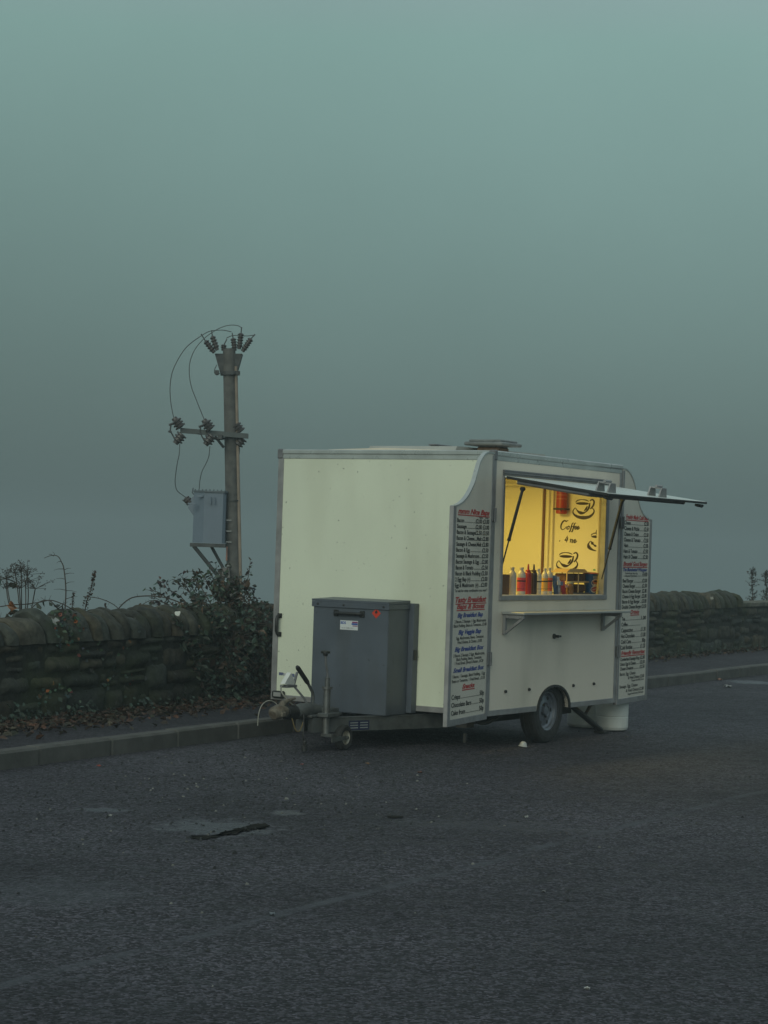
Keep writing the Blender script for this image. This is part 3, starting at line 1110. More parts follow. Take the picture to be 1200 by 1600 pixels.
rows += [('t', lz(924.5), '"or ask for what combination you want"', (0, .98), .022),
         ('h', lz(940.5), 'Tasty Breakfast', (.03, .97), .043), ('h', lz(950.5), 'Baps & Boxes', (.07, .93), .040),
         ('b', lz(963.5), 'Big Breakfast Bap', (.10, .88), .034),
         ('t', lz(972), '2 Bacon, 2 Sausage, 1 Egg, Mushrooms', (.02, .98), .024), ('t', lz(978.5), 'Black Pudding, Beans & Tomatoes...£3.80', (.0, 1.0), .024),
         ('b', lz(989.5), 'Big Veggie Bap', (.14, .84), .034),
         ('t', lz(997.5), 'Egg, Mushrooms, Beans, Tomatoes', (.09, .92), .024), ('t', lz(1004), 'Fried Onions, & Cheese...£3.00', (.13, .87), .024),
         ('b', lz(1015.5), 'Big Breakfast Box', (.05, .94), .034),
         ('t', lz(1024), '2 Bacon 2 Sausage 2 Eggs, Mushrooms,', (.02, .97), .024), ('t', lz(1030), 'Black Pudding, Beans, Tomatoes,', (.11, .88), .024),
         ('t', lz(1036), '1 Fried Bread, (Bread & Butter...£4.20', (.07, .93), .024),
         ('b', lz(1047.5), 'Small Breakfast Box', (.03, .97), .034),
         ('t', lz(1056), '1 Bacon, 1 Sausage, Black Pudding, 1 Egg', (.0, 1.0), .024), ('t', lz(1063), 'Beans or Tomatoes, 1 Fried Bread ...£3.20', (.0, 1.0), .024),
         ('h', lz(1073.8), 'Snacks', (.31, .69), .036),
         ('r', lz(1088.5), 'Crisps', ['50p'], .26, .036), ('r', lz(1100.5), 'Chocolate Bars', ['50p'], .60, .036), ('r', lz(1112.5), 'Cake from', ['50p'], .42, .036)]
menu_board((0, 0, 0), (-.984, -.1776, 0), .925, True, rows,
           [(.012, 2.37), (.14, 2.372), (.24, 2.352), (.34, 2.29), (.41, 2.20), (.48, 2.11), (.60, 2.02), (.72, 1.965), (.84, 1.935), (.925, 1.925)])
rz_ = lambda y: .29 + (1093.5 - y) / 172
rows = [('h', rz_(811.5), 'Freshly Made Cold Baps', (.05, .97), .038)]
nm = [('Cheese', '£2.00', .25), ('Cheese & Pickle', '£2.50', .60), ('Cheese & Onion', '£2.50', .58), ('Cheese & Tomato', '£2.50', .66), ('Ham', '£2.00', .17), ('Ham & Tomato', '£2.50', .55), ('Ham & Cheese', '£2.50', .55)]
for i, (a, p, f) in enumerate(nm):
    rows.append(('r', rz_(820.5 + 8.75 * i), a, [p], f, .036))
rows += [('h', rz_(884.5), "Bloomin' Good Burgers", (.0, .98), .040), ('b', rz_(892.5), 'The Illuminated Whopper', (.0, .98), .030),
         ('t', rz_(897), 'Double Burger, Bacon, Egg', (.1, .58), .016), ('t', rz_(901), 'Cheese & Fried Onions', (.1, .56), .016),
         ('r', rz_(900.5), ' ', ['£4.80'], .01, .036)]
nm = [('Beef Burger', '£2.00', .42), ('Cheese Burger', '£2.30', .50), ('Bacon Cheese Burger', '£2.80', .74), ('Cheese & Egg Burger', '£2.80', .73), ('Bacon & Egg Burger', '£3.00', .70), ('Double Cheese Burger', '£3.50', .77)]
for i, (a, p, f) in enumerate(nm):
    rows.append(('r', rz_(910 + 8.1 * i), a, [p], f, .033))
rows += [('h', rz_(959), 'Drinks', (.34, .70), .036), ('r', rz_(968.8), 'Tea', [' 1.00'], .14, .033), ('r', rz_(977.5), 'Coffee', ['     '], .25, .033)]
nm = [('Cappuccino', '£1.30', .46), ('Hot Chocolate', '£1.00', .54), ('Cold Cans', '80p', .40), ('Cold Bottles', '£1.20', .46)]
for i, (a, p, f) in enumerate(nm):
    rows.append(('r', rz_(986.8 + 8.85 * i), a, [p], f, .036))
rows += [('h', rz_(1022), 'Friendly Favourites', (.02, .98), .036)]
for a, p, f, y in (('Cumberland Sausage Ring', '£2.80', .76, 1031), ('Onion Egg & Cheese', '£2.50', .62, 1038.4), ('Cheese Omelette', '£2.50', .52, 1045.6)):
    rows.append(('r', rz_(y), a, [p], f, .030))
rows += [('t', rz_(1053.8), 'Bacon, Egg, Cheese', (0, .62), .030), ('t', rz_(1060.4), '& Fried Onions £2.80', (.32, .98), .030), ('t', rz_(1064.5), 'Topped with BBQ Sauce', (.46, .97), .018),
         ('t', rz_(1073), 'Sausage, Egg, Cheese', (0, .72), .030), ('t', rz_(1080.2), '& Fried Onions £2.80', (.26, .98), .030), ('t', rz_(1084.8), 'Topped with Sweet Chilli Sauce', (.33, .97), .018)]
menu_board((L_ + .012, 0, 0), (.993, .1207, 0), .877, False, rows,
           [(.012, 2.365), (.10, 2.362), (.20, 2.335), (.30, 2.275), (.38, 2.19), (.45, 2.11), (.54, 2.02), (.65, 1.965), (.78, 1.935), (.877, 1.93)])

# ------------------------------------------------------------------ gas locker on the drawbar, and front details
LX, LY0, LY1, LZ0, LZ1 = -.40, .69, 1.41, .262, 1.15
mb = MB().box(LX, -.085, LY0, LY1, LZ0, LZ1, .006)
mb.box(-.084, -.001, LY0 - .045, LY1 + .045, LZ0 + .01, LZ1 + .006, .005)
locker = P_('gas_locker', mb, 'locker')
mb = MB().prism([(LX - .012, LZ1 + .001), (-.0855, LZ1 + .007), (-.0855, LZ1 + .030), (LX - .012, LZ1 + .018)], (0, LY0 - .01, 0), (1, 0, 0), (0, 0, 1), (0, LY1 - LY0 + .02, 0))
mb.box(LX - .012, LX - .001, LY0 - .01, LY1 + .01, LZ1 - .045, LZ1, .002)
mb.box(LX - .0005, -.0855, LY0 - .010, LY0 - .001, LZ1 - .04, LZ1, .002)
P_('locker_lid', mb, 'locker', locker)
for y in (LY0 + .04, (LY0 + LY1) / 2 + .06, LY1 - .05):
    P_('lid_rivet', MB().lathe([(0, 0), (.010, 0), (.010, .004), (0, .006)], (LX - .012, y, LZ1 - .022), (-1, 0, 0), 8), 'black', locker)
# handle
y0, y1, hz = 1.185, .935, 1.062
mb = MB().tube([(LX - .002, y0, hz), (LX - .03, y0 - .006, hz), (LX - .034, y0 - .03, hz), (LX - .034, y1 + .03, hz), (LX - .03, y1 + .006, hz), (LX - .002, y1, hz)], .013, 8)
for y in (y0, y1):
    mb.box(LX - .012, LX - .0005, y - .022, y + .022, hz - .026, hz + .026, .004)
P_('locker_handle', mb, 'black', locker)
# stickers on the locker: white data label and red flammable-gas diamond
FX = LX - .0012
NX, NZ = (0, -1, 0), (0, 0, 1)


def rect(mbx, x, ya, yb, za, zb):
    mbx.add([(x, ya, za), (x, yb, za), (x, yb, zb), (x, ya, zb)], [(0, 1, 2, 3)])


mb = MB(); rect(mb, FX, 1.145, .975, .930, 1.005)
P_('data_label', mb, mat('label_white', (.62, .64, .66), .4, var=.05), locker)
mb = MB(); mb.text('BDS', (FX - .001, 1.14, .976), NX, NZ, .021, width=.05, bold=.03)
rect(mb, FX - .001, 1.035, .977, .972, .985)
P_('label_lettering', mb, mat('label_blue', (.02, .08, .35), .4), locker)
mb = MB(); rect(mb, FX - .001, 1.03, .977, .987, .998); rect(mb, FX - .001, 1.025, .977, .960, .967)
P_('label_stripe', mb, mat('label_plum', (.22, .03, .14), .4), locker)
mb = MB(); mb.text('0114 2488 LPG', (FX - .001, 1.13, .94), NX, NZ, .010, width=.11)
P_('label_small_print', mb, 'trimdark', locker)
c, hr = (.805, 1.075), .042
mb = MB().add([(FX, c[0], c[1] - hr), (FX, c[0] - hr, c[1]), (FX, c[0], c[1] + hr), (FX, c[0] + hr, c[1])], [(0, 1, 2, 3)])
P_('flammable_gas_sticker', mb, mat('hazard_red', (.55, .045, .02), .45, var=.05), locker)
mb = MB().add([(FX - .001, c[0] + a, c[1] + b) for a, b in ((-.008, .0), (.008, .0), (.013, .009), (.008, .018), (.004, .014), (-.001, .026), (-.006, .016), (-.010, .014), (-.013, .007))], [tuple(range(9))])
rect(mb, FX - .001, c[0] + .009, c[0] - .009, c[1] - .006, c[1] - .003)
P_('flame_symbol', mb, 'ink', locker)
mb = MB().box(-.070, -.02, LY0 - .052, LY0 - .0455, .70, .78, .002)
P_('lock_plate', mb, 'black', locker)

# grab handle, marker lamp and strip sticker on the front wall
mb = MB()
yb = W_ - .062
mb.tube([(-.002, yb, .998), (-.035, yb, .992), (-.05, yb, .97), (-.05, yb, .87), (-.035, yb, .846), (-.002, yb, .84)], .014, 8)
for z in (.998, .84):
    mb.box(-.012, -.0005, yb - .022, yb + .022, z - .02, z + .02)
P_('grab_handle', mb, 'black', front)
ml = P_('marker_lamp', MB().box(-.035, -.0065, 1.93, 2.052, .305, .365, .008), 'black')
P_('lens', MB().box(-.041, -.0355, 1.955, 2.03, .317, .353, .002), 'glass', ml)
mb = MB(); rect(mb, -.0015, 2.005, 1.965, .497, .520); mb.text('BDS', (-.002, 2.003, .496), NX, NZ, .022, width=.05, bold=.03); rect(mb, -.0015, 1.91, 1.845, .487, .515)
P_('strip_sticker', mb, mat('sticker_blue', (.10, .12, .22), .45), front)
mb = MB(); rect(mb, -.0012, 1.91, 1.85, .478, .482); rect(mb, -.0012, 1.96, 1.92, .495, .515)
P_('sticker_line', mb, mat('sticker_grey', (.45, .45, .47), .45), front)

# drawbar: two rails meeting at the coupling
mb = MB()
for sg in (-1, 1):
    a, b = Vector((-1.02, 1.04 + sg * .05, .20)), Vector((.45, 1.04 + sg * .55, .20))
    t = (b - a).normalized(); n2 = Vector((-t.y, t.x, 0))
    mb.prism([(-.03, -.052), (.03, -.052), (.03, .052), (-.03, .052)], a, n2, (0, 0, 1), b - a)
    mb.prism([(-.034, .053), (.034, .053), (.034, .060), (-.034, .060)], a, n2, (0, 0, 1), b - a)
mb.box(-1.0, -.9, .97, 1.11, .255, .262)
draw = P_('drawbar', mb, 'drawbar')
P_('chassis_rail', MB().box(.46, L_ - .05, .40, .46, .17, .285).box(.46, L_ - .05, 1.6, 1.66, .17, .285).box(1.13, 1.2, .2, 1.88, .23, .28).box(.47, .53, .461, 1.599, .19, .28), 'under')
# rating plate on the rail: blue with white lines
a, b = Vector((-1.02, .99, .20)), Vector((.45, .49, .20))
t = (b - a).normalized(); n2 = Vector((t.y, -t.x, 0))
qo = a + t * .36 + n2 * .0315 + Vector((0, 0, -.045))
mb = MB().prism([(0, 0), (.205, 0), (.205, .075), (0, .075)], qo, t, (0, 0, 1), n2 * -.001)
pl = P_('rating_plate', mb, mat('plate_blue', (.012, .018, .06), .45))
mb = MB()
for u0 in (.012, .112):
    for k in range(3):
        q = qo + n2 * .001
        mb.add([q + t * x + Vector((0, 0, z)) for x, z in ((u0, .014 + k * .02), (u0 + .08, .014 + k * .02), (u0 + .08, .022 + k * .02), (u0, .022 + k * .02))], [(0, 1, 2, 3)])
P_('plate_line', mb, mat('plate_grey', (.26, .28, .28), .5), pl)

# coupling: damper body, bellows, hitch head
mb = MB()
mb.tube([(-1.16, 1.04, .305), (-1.10, 1.04, .31), (-.98, 1.04, .315), (-.80, 1.04, .30), (-.66, 1.04, .285)], [.05, .062, .058, .05, .04], 14)
mb.box(-1.06, -.62, .955, 1.125, .262, .285, .006)
mb.box(-.98, -.80, .86, .955, .266, .30, .006)
mb.box(-.86, -.70, .93, 1.00, .286, .33, .01)
coup = P_('coupling', mb, 'drawbar')
pr = []
for k in range(9):
    pr += [(.058 if k % 2 else .046)]
mb = MB().tube([(-1.30 + .0175 * k, 1.04, .315 - .001 * k) for k in range(9)], pr, 14)
P_('bellows', mb, 'black', coup)
mb = MB()
mb.tube([(-1.46, 1.04, .30), (-1.44, 1.04, .31), (-1.38, 1.04, .325), (-1.305, 1.04, .32)], [.035, .055, .055, .045], 12)
mb.box(-1.44, -1.30, 1.0, 1.08, .28, .36, .015)
mb.tube([(-1.37, 1.04, .335), (-1.33, 1.04, .385), (-1.27, 1.04, .40), (-1.17, 1.04, .415)], [.03, .026, .014, .010], 8)
mb.box(-1.43, -1.37, .975, 1.0, .285, .325, .008)
P_('hitch_head', mb, 'rust', coup)
# handbrake lever with black grip
hb = MB().tube([(-.915, 1.04, .30), (-.915, 1.04, .42), (-.925, 1.04, .45), (-1.0, 1.04, .53)], .012, 8)
lever = P_('handbrake_lever', hb, 'steel')
P_('grip', MB().tube([(-.995, 1.04, .525), (-1.01, 1.04, .538), (-1.14, 1.04, .648), (-1.155, 1.04, .66)], [.014, .019, .019, .013], 10), 'black', lever)
# pale plug holder on a bracket
mb = MB().prism([(0, 0), (.135, -.012), (.14, .012), (.085, .085)], (-1.17, 1.14, .52), (1, 0, 0), (0, 0, 1), (0, .04, 0))
ph = P_('plug_holder', mb, 'white')
mb = MB().box(-1.14, -1.0, 1.135, 1.205, .488, .508).tube([(-1.03, 1.15, .50), (-.95, 1.10, .40), (-.92, 1.06, .30)], .009, 6).tube([(-1.03, 1.15, .50), (-.96, 1.17, .60)], .011, 6)
P_('holder_bracket', mb, 'trimdark', ph)
# jockey wheel
jx, jy = -.925, .905
mb = MB().tube([(jx, jy, .14), (jx, jy, .49)], .028, 14).tube([(jx, jy, .49), (jx, jy, .575)], .020, 12)
mb.lathe([(.024, .0), (.040, .0), (.040, .02), (.024, .02)], (jx, jy, .485), (0, 0, 1), 14)
jock = P_('jockey_stand', mb, 'steel')
mb = MB().tube([(jx, jy, .575), (jx - .005, jy, .62), (jx - .03, jy, .68), (jx - .04, jy, .765)], .0095, 8)
P_('crank', mb, 'trimdark', jock)
P_('crank_knob', MB().lathe([(0, 0), (.018, 0), (.02, .018), (.036, .02), (.036, .036), (.015, .042), (0, .042)], (jx - .04, jy, .745), (0, 0, 1), 12), 'black', jock)
wc = Vector((-.735, .865, .102))
jt = P_('jockey_tyre', MB().lathe([(.056, -.028), (.084, -.034), (.098, -.023), (.1005, 0), (.098, .023), (.084, .034), (.056, .028)], wc, (0, 1, 0), 28), 'rubber', jock)
P_('jockey_rim', MB().lathe([(0, -.012), (.02, -.012), (.022, -.02), (.050, -.016), (.063, -.0285), (.063, .0285), (.02, .02), (0, .02)], wc, (0, 1, 0), 24), mat('jockey_rim_steel', (.42, .40, .34), .5, .3, var=.4, vs=20, grime=.8, grime_col=(.16, .12, .07), gs=16), jock)
mb = MB().prism([(-.02, -.022), (.19, -.012), (.20, .0), (.19, .014), (-.02, .026)], (jx, jy - .075, .098), (1, 0, 0), (0, 0, 1), (0, .008, 0))
mb.box(jx - .03, jx + .03, jy - .074, jy + .03, .115, .14).tube([(wc.x, wc.y - .05, wc.z), (wc.x, wc.y + .05, wc.z)], .011, 8)
P_('jockey_fork', mb, 'drawbar', jock)
# cables at the hitch
mb = MB().tube(smooth2([(-1.36, 1.06, .36), (-1.39, 1.08, .395), (-1.45, 1.10, .405), (-1.505, 1.115, .37), (-1.535, 1.12, .30), (-1.54, 1.12, .22)], 5), .0038, 6)
P_('breakaway_cable', mb, 'cable', coup)
mb = MB().tube(smooth2([(-1.15, 1.16, .51), (-1.22, 1.14, .49), (-1.24, 1.10, .44), (-1.18, 1.06, .37), (-1.12, 1.03, .33), (-1.10, 1.02, .29)], 5), .006, 6)
P_('lighting_cable', mb, 'cable', coup)
mb = MB().tube(smooth2([(-1.12, .985, .30), (-1.13, .975, .2), (-1.14, .97, .12), (-1.12, .97, .09)], 5), .007, 6)
mb.lathe([(0, 0), (.024, 0), (.024, .04), (.016, .045), (.018, .07), (.010, .09), (0, .09)], (-1.12, .97, .012), (0, 0, 1), 12)
P_('hanging_plug', mb, 'black', coup)
mb = MB().tube(smooth2([(-1.26, 1.0, .27), (-1.22, .99, .18), (-1.17, .99, .165), (-1.12, 1.0, .20), (-1.10, 1.0, .24)], 5), .005, 6)
P_('safety_chain', mb, mat('dull_brass', (.30, .22, .10), .5, .5), coup)

# road wheels: tyre with tread groove, dished rim
for sgn, y0 in ((1, .035), (-1, W_ - .035)):
    c0 = Vector((WX, y0, WR))
    ax = (0, sgn, 0)
    w = .155
    prof = [(.165, .012), (.185, .004), (.225, .0), (.255, .008), (.270, .026), (.272, .05), (.267, .052), (.267, .058), (.272, .06), (.272, .095), (.267, .097), (.267, .103), (.272, .105), (.270, w - .026), (.255, w - .008), (.225, w), (.165, w - .012)]
    ty = P_('wheel', MB().lathe(prof, c0, ax, 40), 'rubber')
    prof = [(.172, .004), (.176, .012), (.168, .02), (.150, .026), (.146, .045), (.128, .055), (.10, .05), (.07, .042), (.055, .055), (.04, .055), (.036, .03), (0, .026)]
    rm = P_('rim', MB().lathe(prof, c0, ax, 36), 'rim', ty)
    mb = MB()
    for k in range(4):
        w_ = k * math.pi / 2 + .4
        mb.lathe([(0, -.008), (.011, -.008), (.012, 0), (.012, .02)], c0 + Vector((math.cos(w_) * .055, sgn * .046, math.sin(w_) * .055)), (0, sgn, 0), 6)
    for k in range(6):
        w_ = k * math.pi / 3
        mb.lathe([(0, -.003), (.017, -.003), (.017, 0)], c0 + Vector((math.cos(w_) * .115, sgn * .0525, math.sin(w_) * .115)), (0, sgn, 0), 10)
    P_('wheel_bolt', mb, 'black', ty)
# corner steady at the rear, and cable loop under the body
mb = MB().tube([(1.92, .22, .275), (2.40, .15, .03)], .026, 8).tube([(2.30, .20, .275), (2.14, .19, .165)], .016, 8)
mb.box(2.36, 2.46, .10, .20, .004, .026, .004)
mb.box(1.84, 2.0, .16, .28, .27, .2955)
P_('corner_steady', mb, 'black')
mb = MB().tube(smooth2([(.35, .30, .27), (.40, .30, .20), (.50, .28, .185), (.62, .28, .20), (.75, .3, .22), (.9, .35, .23)], 5), .012, 8)
mb.box(.12, .24, .24, .34, .17, .29).tube([(.15, .27, .12), (.15, .27, .05)], .014, 8).tube([(.21, .30, .12), (.21, .30, .05)], .014, 8)
P_('water_pipe', mb, 'under')

# ------------------------------------------------------------------ things standing on the counter (trailer-local places)
def cnt(x, y, z=1.25):
    return TM @ Vector((x, y, z))


SB = 'sauce bottles on the counter'


def bottle(x, y, h, r, body, label, lab_col, text, cap='white', nozzle=False):
    t = tag(empty('sauce_bottle', cnt(x, y), TROT), text, 'bottle', SB)
    sh = .70
    prof = [(0, 0), (r * .92, 0), (r, .006), (r, h * sh), (r * .9, h * (sh + .07)), (r * .42, h * .88), (r * .40, h * .94)]
    if nozzle:
        prof = [(0, 0), (r * .92, 0), (r, .006), (r, h * .76), (r * .95, h * .80), (r * .6, h * .86)]
    MB().lathe(prof, (0, 0, 0), (0, 0, 1), 20).build('body', body, t)
    if nozzle:
        MB().lathe([(r * .62, h * .85), (r * .78, h * .855), (r * .78, h * .89), (r * .3, h * .92), (r * .24, h * 1.05), (r * .16, h * 1.12), (0, h * 1.125)], (0, 0, 0), (0, 0, 1), 16).build('nozzle_cap', cap, t)
    else:
        MB().lathe([(r * .44, h * .93), (r * .50, h * .935), (r * .50, h * .995), (r * .44, h), (0, h)], (0, 0, 0), (0, 0, 1), 16).build('cap', cap, t)
    if label:
        lb = MB().lathe([(r * 1.012, h * .12), (r * 1.012, h * .62)], (0, 0, 0), (0, 0, 1), 20).build('label', label, t)
        MB().lathe([(r * 1.02, h * .47), (r * 1.02, h * .52)], (0, 0, 0), (0, 0, 1), 20).build('label_band', M['ink'], lb)
        MB().lathe([(r * 1.02, h * .20), (r * 1.02, h * .215)], (0, 0, 0), (0, 0, 1), 20).build('label_band', M['ink'], lb)
    return t


milk = mat('milky_plastic', (.46, .42, .37), .4, var=.06)
redp = mat('red_plastic', (.30, .016, .012), .35, var=.08)
brnp = mat('brown_plastic', (.035, .018, .012), .35, var=.1)
pinkl = mat('red_label', (.55, .05, .06), .45, var=.08)
yell = mat('yellow_label', (.62, .34, .05), .45, var=.08)
whl = mat('pale_label', (.58, .52, .42), .45, var=.08)
orl = mat('orange_red_label', (.55, .10, .03), .45, var=.08)
bottle(.625, .14, .225, .036, milk, None, None, 'unlabelled milky white sauce bottle, leftmost beside the brown box', milk)
bottle(.750, .12, .225, .036, milk, pinkl, None, 'milky white sauce bottle with a red label next to the red squeezy bottle', milk)
bottle(.885, .13, .225, .030, redp, None, None, 'plain red squeezy sauce bottle with a pointed nozzle', redp, True)
bottle(.985, .13, .225, .030, brnp, None, None, 'plain dark brown squeezy sauce bottle with a pointed nozzle', brnp, True)
bottle(1.085, .14, .215, .030, milk, whl, None, 'white sauce bottle with a pale label next to the dark brown squeezy bottle', milk)
bottle(1.185, .13, .22, .028, milk, yell, None, 'white sauce bottle with an orange-yellow label', milk)
bottle(1.285, .14, .225, .030, milk, orl, None, 'white sauce bottle with a red and black label, rightmost of the bottles', milk)

t = tag(empty('brown_box', cnt(.46, .16), TROT), 'plain brown box at the left end of the serving counter', 'box')
MB().box(-.12, .07, -.05, .10, 0, .165, .003).build('carton', mat('brown_card', (.16, .085, .04), .8, var=.12, vs=8), t)
MB().box(-.118, .068, .015, .035, .1655, .167, 0).build('tape', mat('parcel_tape', (.24, .15, .07), .4), t)

pk = [(1.385, .12, (.05, .09, .17), 'blue and white crisp packet leaning beside the rightmost sauce bottle', .16), (1.45, .13, (.55, .57, .62), 'silver and blue snack packet between the blue packet and the red packet', .15),
      (1.515, .11, (.42, .03, .03), 'crumpled red snack packet beside the glass jar', .115)]
for x, y, c_, lb, h in pk:
    t = tag(empty('snack_packet', cnt(x, y), TROT), lb, 'packet', 'snack packets on the counter')
    V, F = [], []
    for s_ in (-1, 1):
        for i in range(6):
            for j in range(8):
                u, v = i / 5 - .5, j / 7
                bul = .022 * math.sin(math.pi * min(1, max(0, v))) * math.cos(math.pi * u) + .004 * noise.noise((u * 9, v * 9, x * 7))
                V.append((u * .085, s_ * max(bul, .001) + .02 * v, v * h))
    for k in (0, 48):
        for i in range(5):
            for j in range(7):
                a = k + i * 8 + j
                F.append((a, a + 8, a + 9, a + 1))
    MB().add(V, F, True).build('foil_bag', mat('packet_foil', c_, .35, .2, var=.5, vs=22), t)
    MB().box(-.028, .026, -.027, -.02, h * .5, h * .72, .001).build('printed_panel', mat('packet_print', (.6, .58, .55) if c_[0] < .2 else (.10, .16, .28) if c_[2] > .3 else (.6, .3, .2), .4, var=.3, vs=40), t)
t = tag(empty('glass_jar', cnt(1.60, .10), TROT), 'small glass jar of amber relish beside the red packet', 'jar')
MB().lathe([(0, 0), (.030, 0), (.032, .005), (.032, .075), (.025, .088), (.025, .092), (0, .092)], (0, 0, 0), (0, 0, 1), 18).build('jar', mat('amber_glass', (.20, .10, .03), .15, var=.15), t)
MB().lathe([(.027, .090), (.029, .092), (.029, .108), (0, .109)], (0, 0, 0), (0, 0, 1), 18).build('lid', mat('jar_lid', (.35, .33, .22), .4), t)

# two-tier clear cake box
t = tag(empty('cake_display', cnt(1.84, .22), TROT), 'two-tier clear plastic cake display holding dark cakes, left of the blue tub', 'cake display')
clear = bpy.data.materials.new('clear_plastic')
clear.use_nodes = True
pb = clear.node_tree.nodes['Principled BSDF']
pb.inputs['Base Color'].default_value = (.9, .86, .74, 1); pb.inputs['Roughness'].default_value = .15
pb.inputs['Transmission Weight'].default_value = .85; pb.inputs['IOR'].default_value = 1.1
cakem = mat('dark_cake', (.12, .062, .032), .8, var=.4, vs=30, bump=.3)
tray = mat('tray_plastic', (.55, .38, .18), .35, var=.08)
MB().box(-.23, .23, -.09, .09, 0, .012).build('base_tray', M['steel'], t)
MB().box(-.225, .225, -.085, .085, .098, .112).build('upper_tray', tray, t)
mb = MB()
for x in (-.222, 0, .222):
    mb.tube([(x, -.08, .012), (x, -.08, .19)], .006, 8).tube([(x, .08, .012), (x, .08, .19)], .006, 8)
mb.box(-.228, .228, -.088, .088, .185, .193)
mb.prism([(-.20, 0), (.20, 0), (.14, .024), (-.14, .024)], (0, -.07, .1935), (1, 0, 0), (0, 0, 1), (0, .14, 0))
mb.build('canopy', tray, t)
for x in (-.11, .11):
    MB().box(x - .085, x + .085, -.055, .055, .0125, .082, .014).build('cake', cakem, t)
    MB().box(x - .08, x + .08, -.055, .055, .1125, .176, .008).build('cake', cakem, t)

# blue drinks tub
t = tag(empty('drink_tub', cnt(2.10, .15), TROT), 'tall blue tub with red lid and printed cup at the right end of the counter', 'tub')
MB().lathe([(0, 0), (.048, 0), (.050, .004), (.066, .172), (.069, .176), (.066, .180)], (0, 0, 0), (0, 0, 1), 28).build('tub_body', mat('tub_blue', (.012, .07, .17), .35, var=.1), t)
MB().lathe([(.067, .1765), (.070, .178), (.070, .185), (.055, .187), (.045, .191), (0, .192)], (0, 0, 0), (0, 0, 1), 28).build('lid', mat('tub_lid', (.42, .09, .04), .4), t)


def wrap(mbx, pts, off):
    """polygon (angle metres, height) laid on the tub's tapering side facing the hatch."""
    V = []
    for a, z in pts:
        r = .050 + (z - .004) / .168 * .016 + off
        w_ = a / .058 - math.pi / 2 - .52
        V.append((math.cos(w_) * r, math.sin(w_) * r, z))
    c = (sum(v[0] for v in V) / len(V), sum(v[1] for v in V) / len(V), sum(v[2] for v in V) / len(V))
    rr = math.hypot(c[0], c[1]); k = (.050 + (c[2] - .004) / .168 * .016 + off) / rr
    V.append((c[0] * k, c[1] * k, c[2]))
    n = len(pts)
    mbx.add(V, [(i, (i + 1) % n, n) for i in range(n)])


def ell(cx, cz, rx, rz2, rot=0.0, n=22):
    return [(cx + rx * math.cos(w_) * math.cos(rot) - rz2 * math.sin(w_) * math.sin(rot), cz + rx * math.cos(w_) * math.sin(rot) + rz2 * math.sin(w_) * math.cos(rot)) for w_ in (2 * math.pi * i / n for i in range(n))]


cr = mat('tub_cream', (.62, .52, .38), .4); og = mat('tub_orange', (.50, .16, .05), .4); rd = mat('tub_red', (.42, .03, .02), .4)
mb = MB(); wrap(mb, ell(.012, .100, .040, .034), .0015); wrap(mb, ell(.012, .045, .044, .032, .3), .0015); P_('printed_swirl', mb, cr, t)
mb = MB(); wrap(mb, ell(.012, .106, .030, .020), .003); P_('printed_cup', mb, og, t)
mb = MB(); wrap(mb, ell(.012, .044, .034, .021, .3), .003); P_('printed_banner', mb, rd, t)
mb = MB(); wrap(mb, ell(.012, .112, .018, .008), .0045); P_('printed_coffee', mb, 'decal', t)
mb = MB()
for k in range(5):
    wrap(mb, ell(-.010 + k * .011, .038 + k * .003, .0035, .008), .0045)
for k in range(6):
    wrap(mb, ell(-.012 + k * .009, .152, .003, .005), .0025); wrap(mb, ell(-.012 + k * .009, .141, .003, .004), .0025)
P_('printed_lettering', mb, cr, t)

# fire extinguisher on the rear wall
ey_, ez_ = .545, 1.955
t = tag(empty('fire_extinguisher', cnt(L_ - .085, ey_, ez_), TROT), 'red fire extinguisher on the yellow wall beside the upper coffee cup drawing', 'extinguisher')
MB().lathe([(0, 0), (.045, 0), (.05, .008), (.05, .235), (.042, .262), (.018, .275), (.018, .29), (0, .29)], (0, 0, 0), (0, 0, 1), 24).build('cylinder', mat('extinguisher_red', (.40, .045, .018), .35, var=.1), t)
MB().tube([(-.05, -.02, .02), (-.058, -.02, .045), (-.04, .035, .05)], .004, 6).box(-.056, .06, -.055, -.051, .035, .05).box(-.056, .055, .051, .055, .035, .05).box(-.058, -.053, -.055, .055, .035, .05).box(.0515, .053, -.02, .02, .0, .2).build('bracket', M['black'], t)
MB().box(-.03, .03, -.012, .012, .29, .315).tube([(-.05, 0, .318), (.04, 0, .325)], .008, 6).build('valve', M['black'], t)
mb = MB()
for k in range(3):
    mb.lathe([(.0506, .13 + k * .035), (.0506, .137 + k * .035)], (0, 0, 0), (0, 0, 1), 24)
mb.build('instruction_label', mat('ext_label', (.55, .22, .15), .5), t)

# ------------------------------------------------------------------ water drums behind the trailer
for px, x, y, r, h, lab in ((0, 2.80, .235, .148, .40, 'white plastic water drum standing nearest the right menu board'),
                            (0, 2.87, .56, .148, .40, 'white plastic water drum half hidden behind the black corner steady')):
    t = tag(empty('water_drum', TM @ Vector((x, y, 0)), TROT), lab, 'water drum', 'water drums behind the trailer')
    MB().lathe([(0, .004), (r - .03, .004), (r - .010, .012), (r, .035), (r, h * .31), (r * .985, h * .33), (r, h * .35), (r, h - .05), (r - .01, h - .02), (r - .04, h), (0, h)], (0, 0, 0), (0, 0, 1), 36).build('drum', M['white'], t)
    MB().lathe([(0, 0), (.045, 0), (.045, .025), (.04, .03), (0, .03)], (.05, 0, h), (0, 0, 1), 18).build('screw_cap', mat('drum_cap', (.05, .10, .25), .4), t)

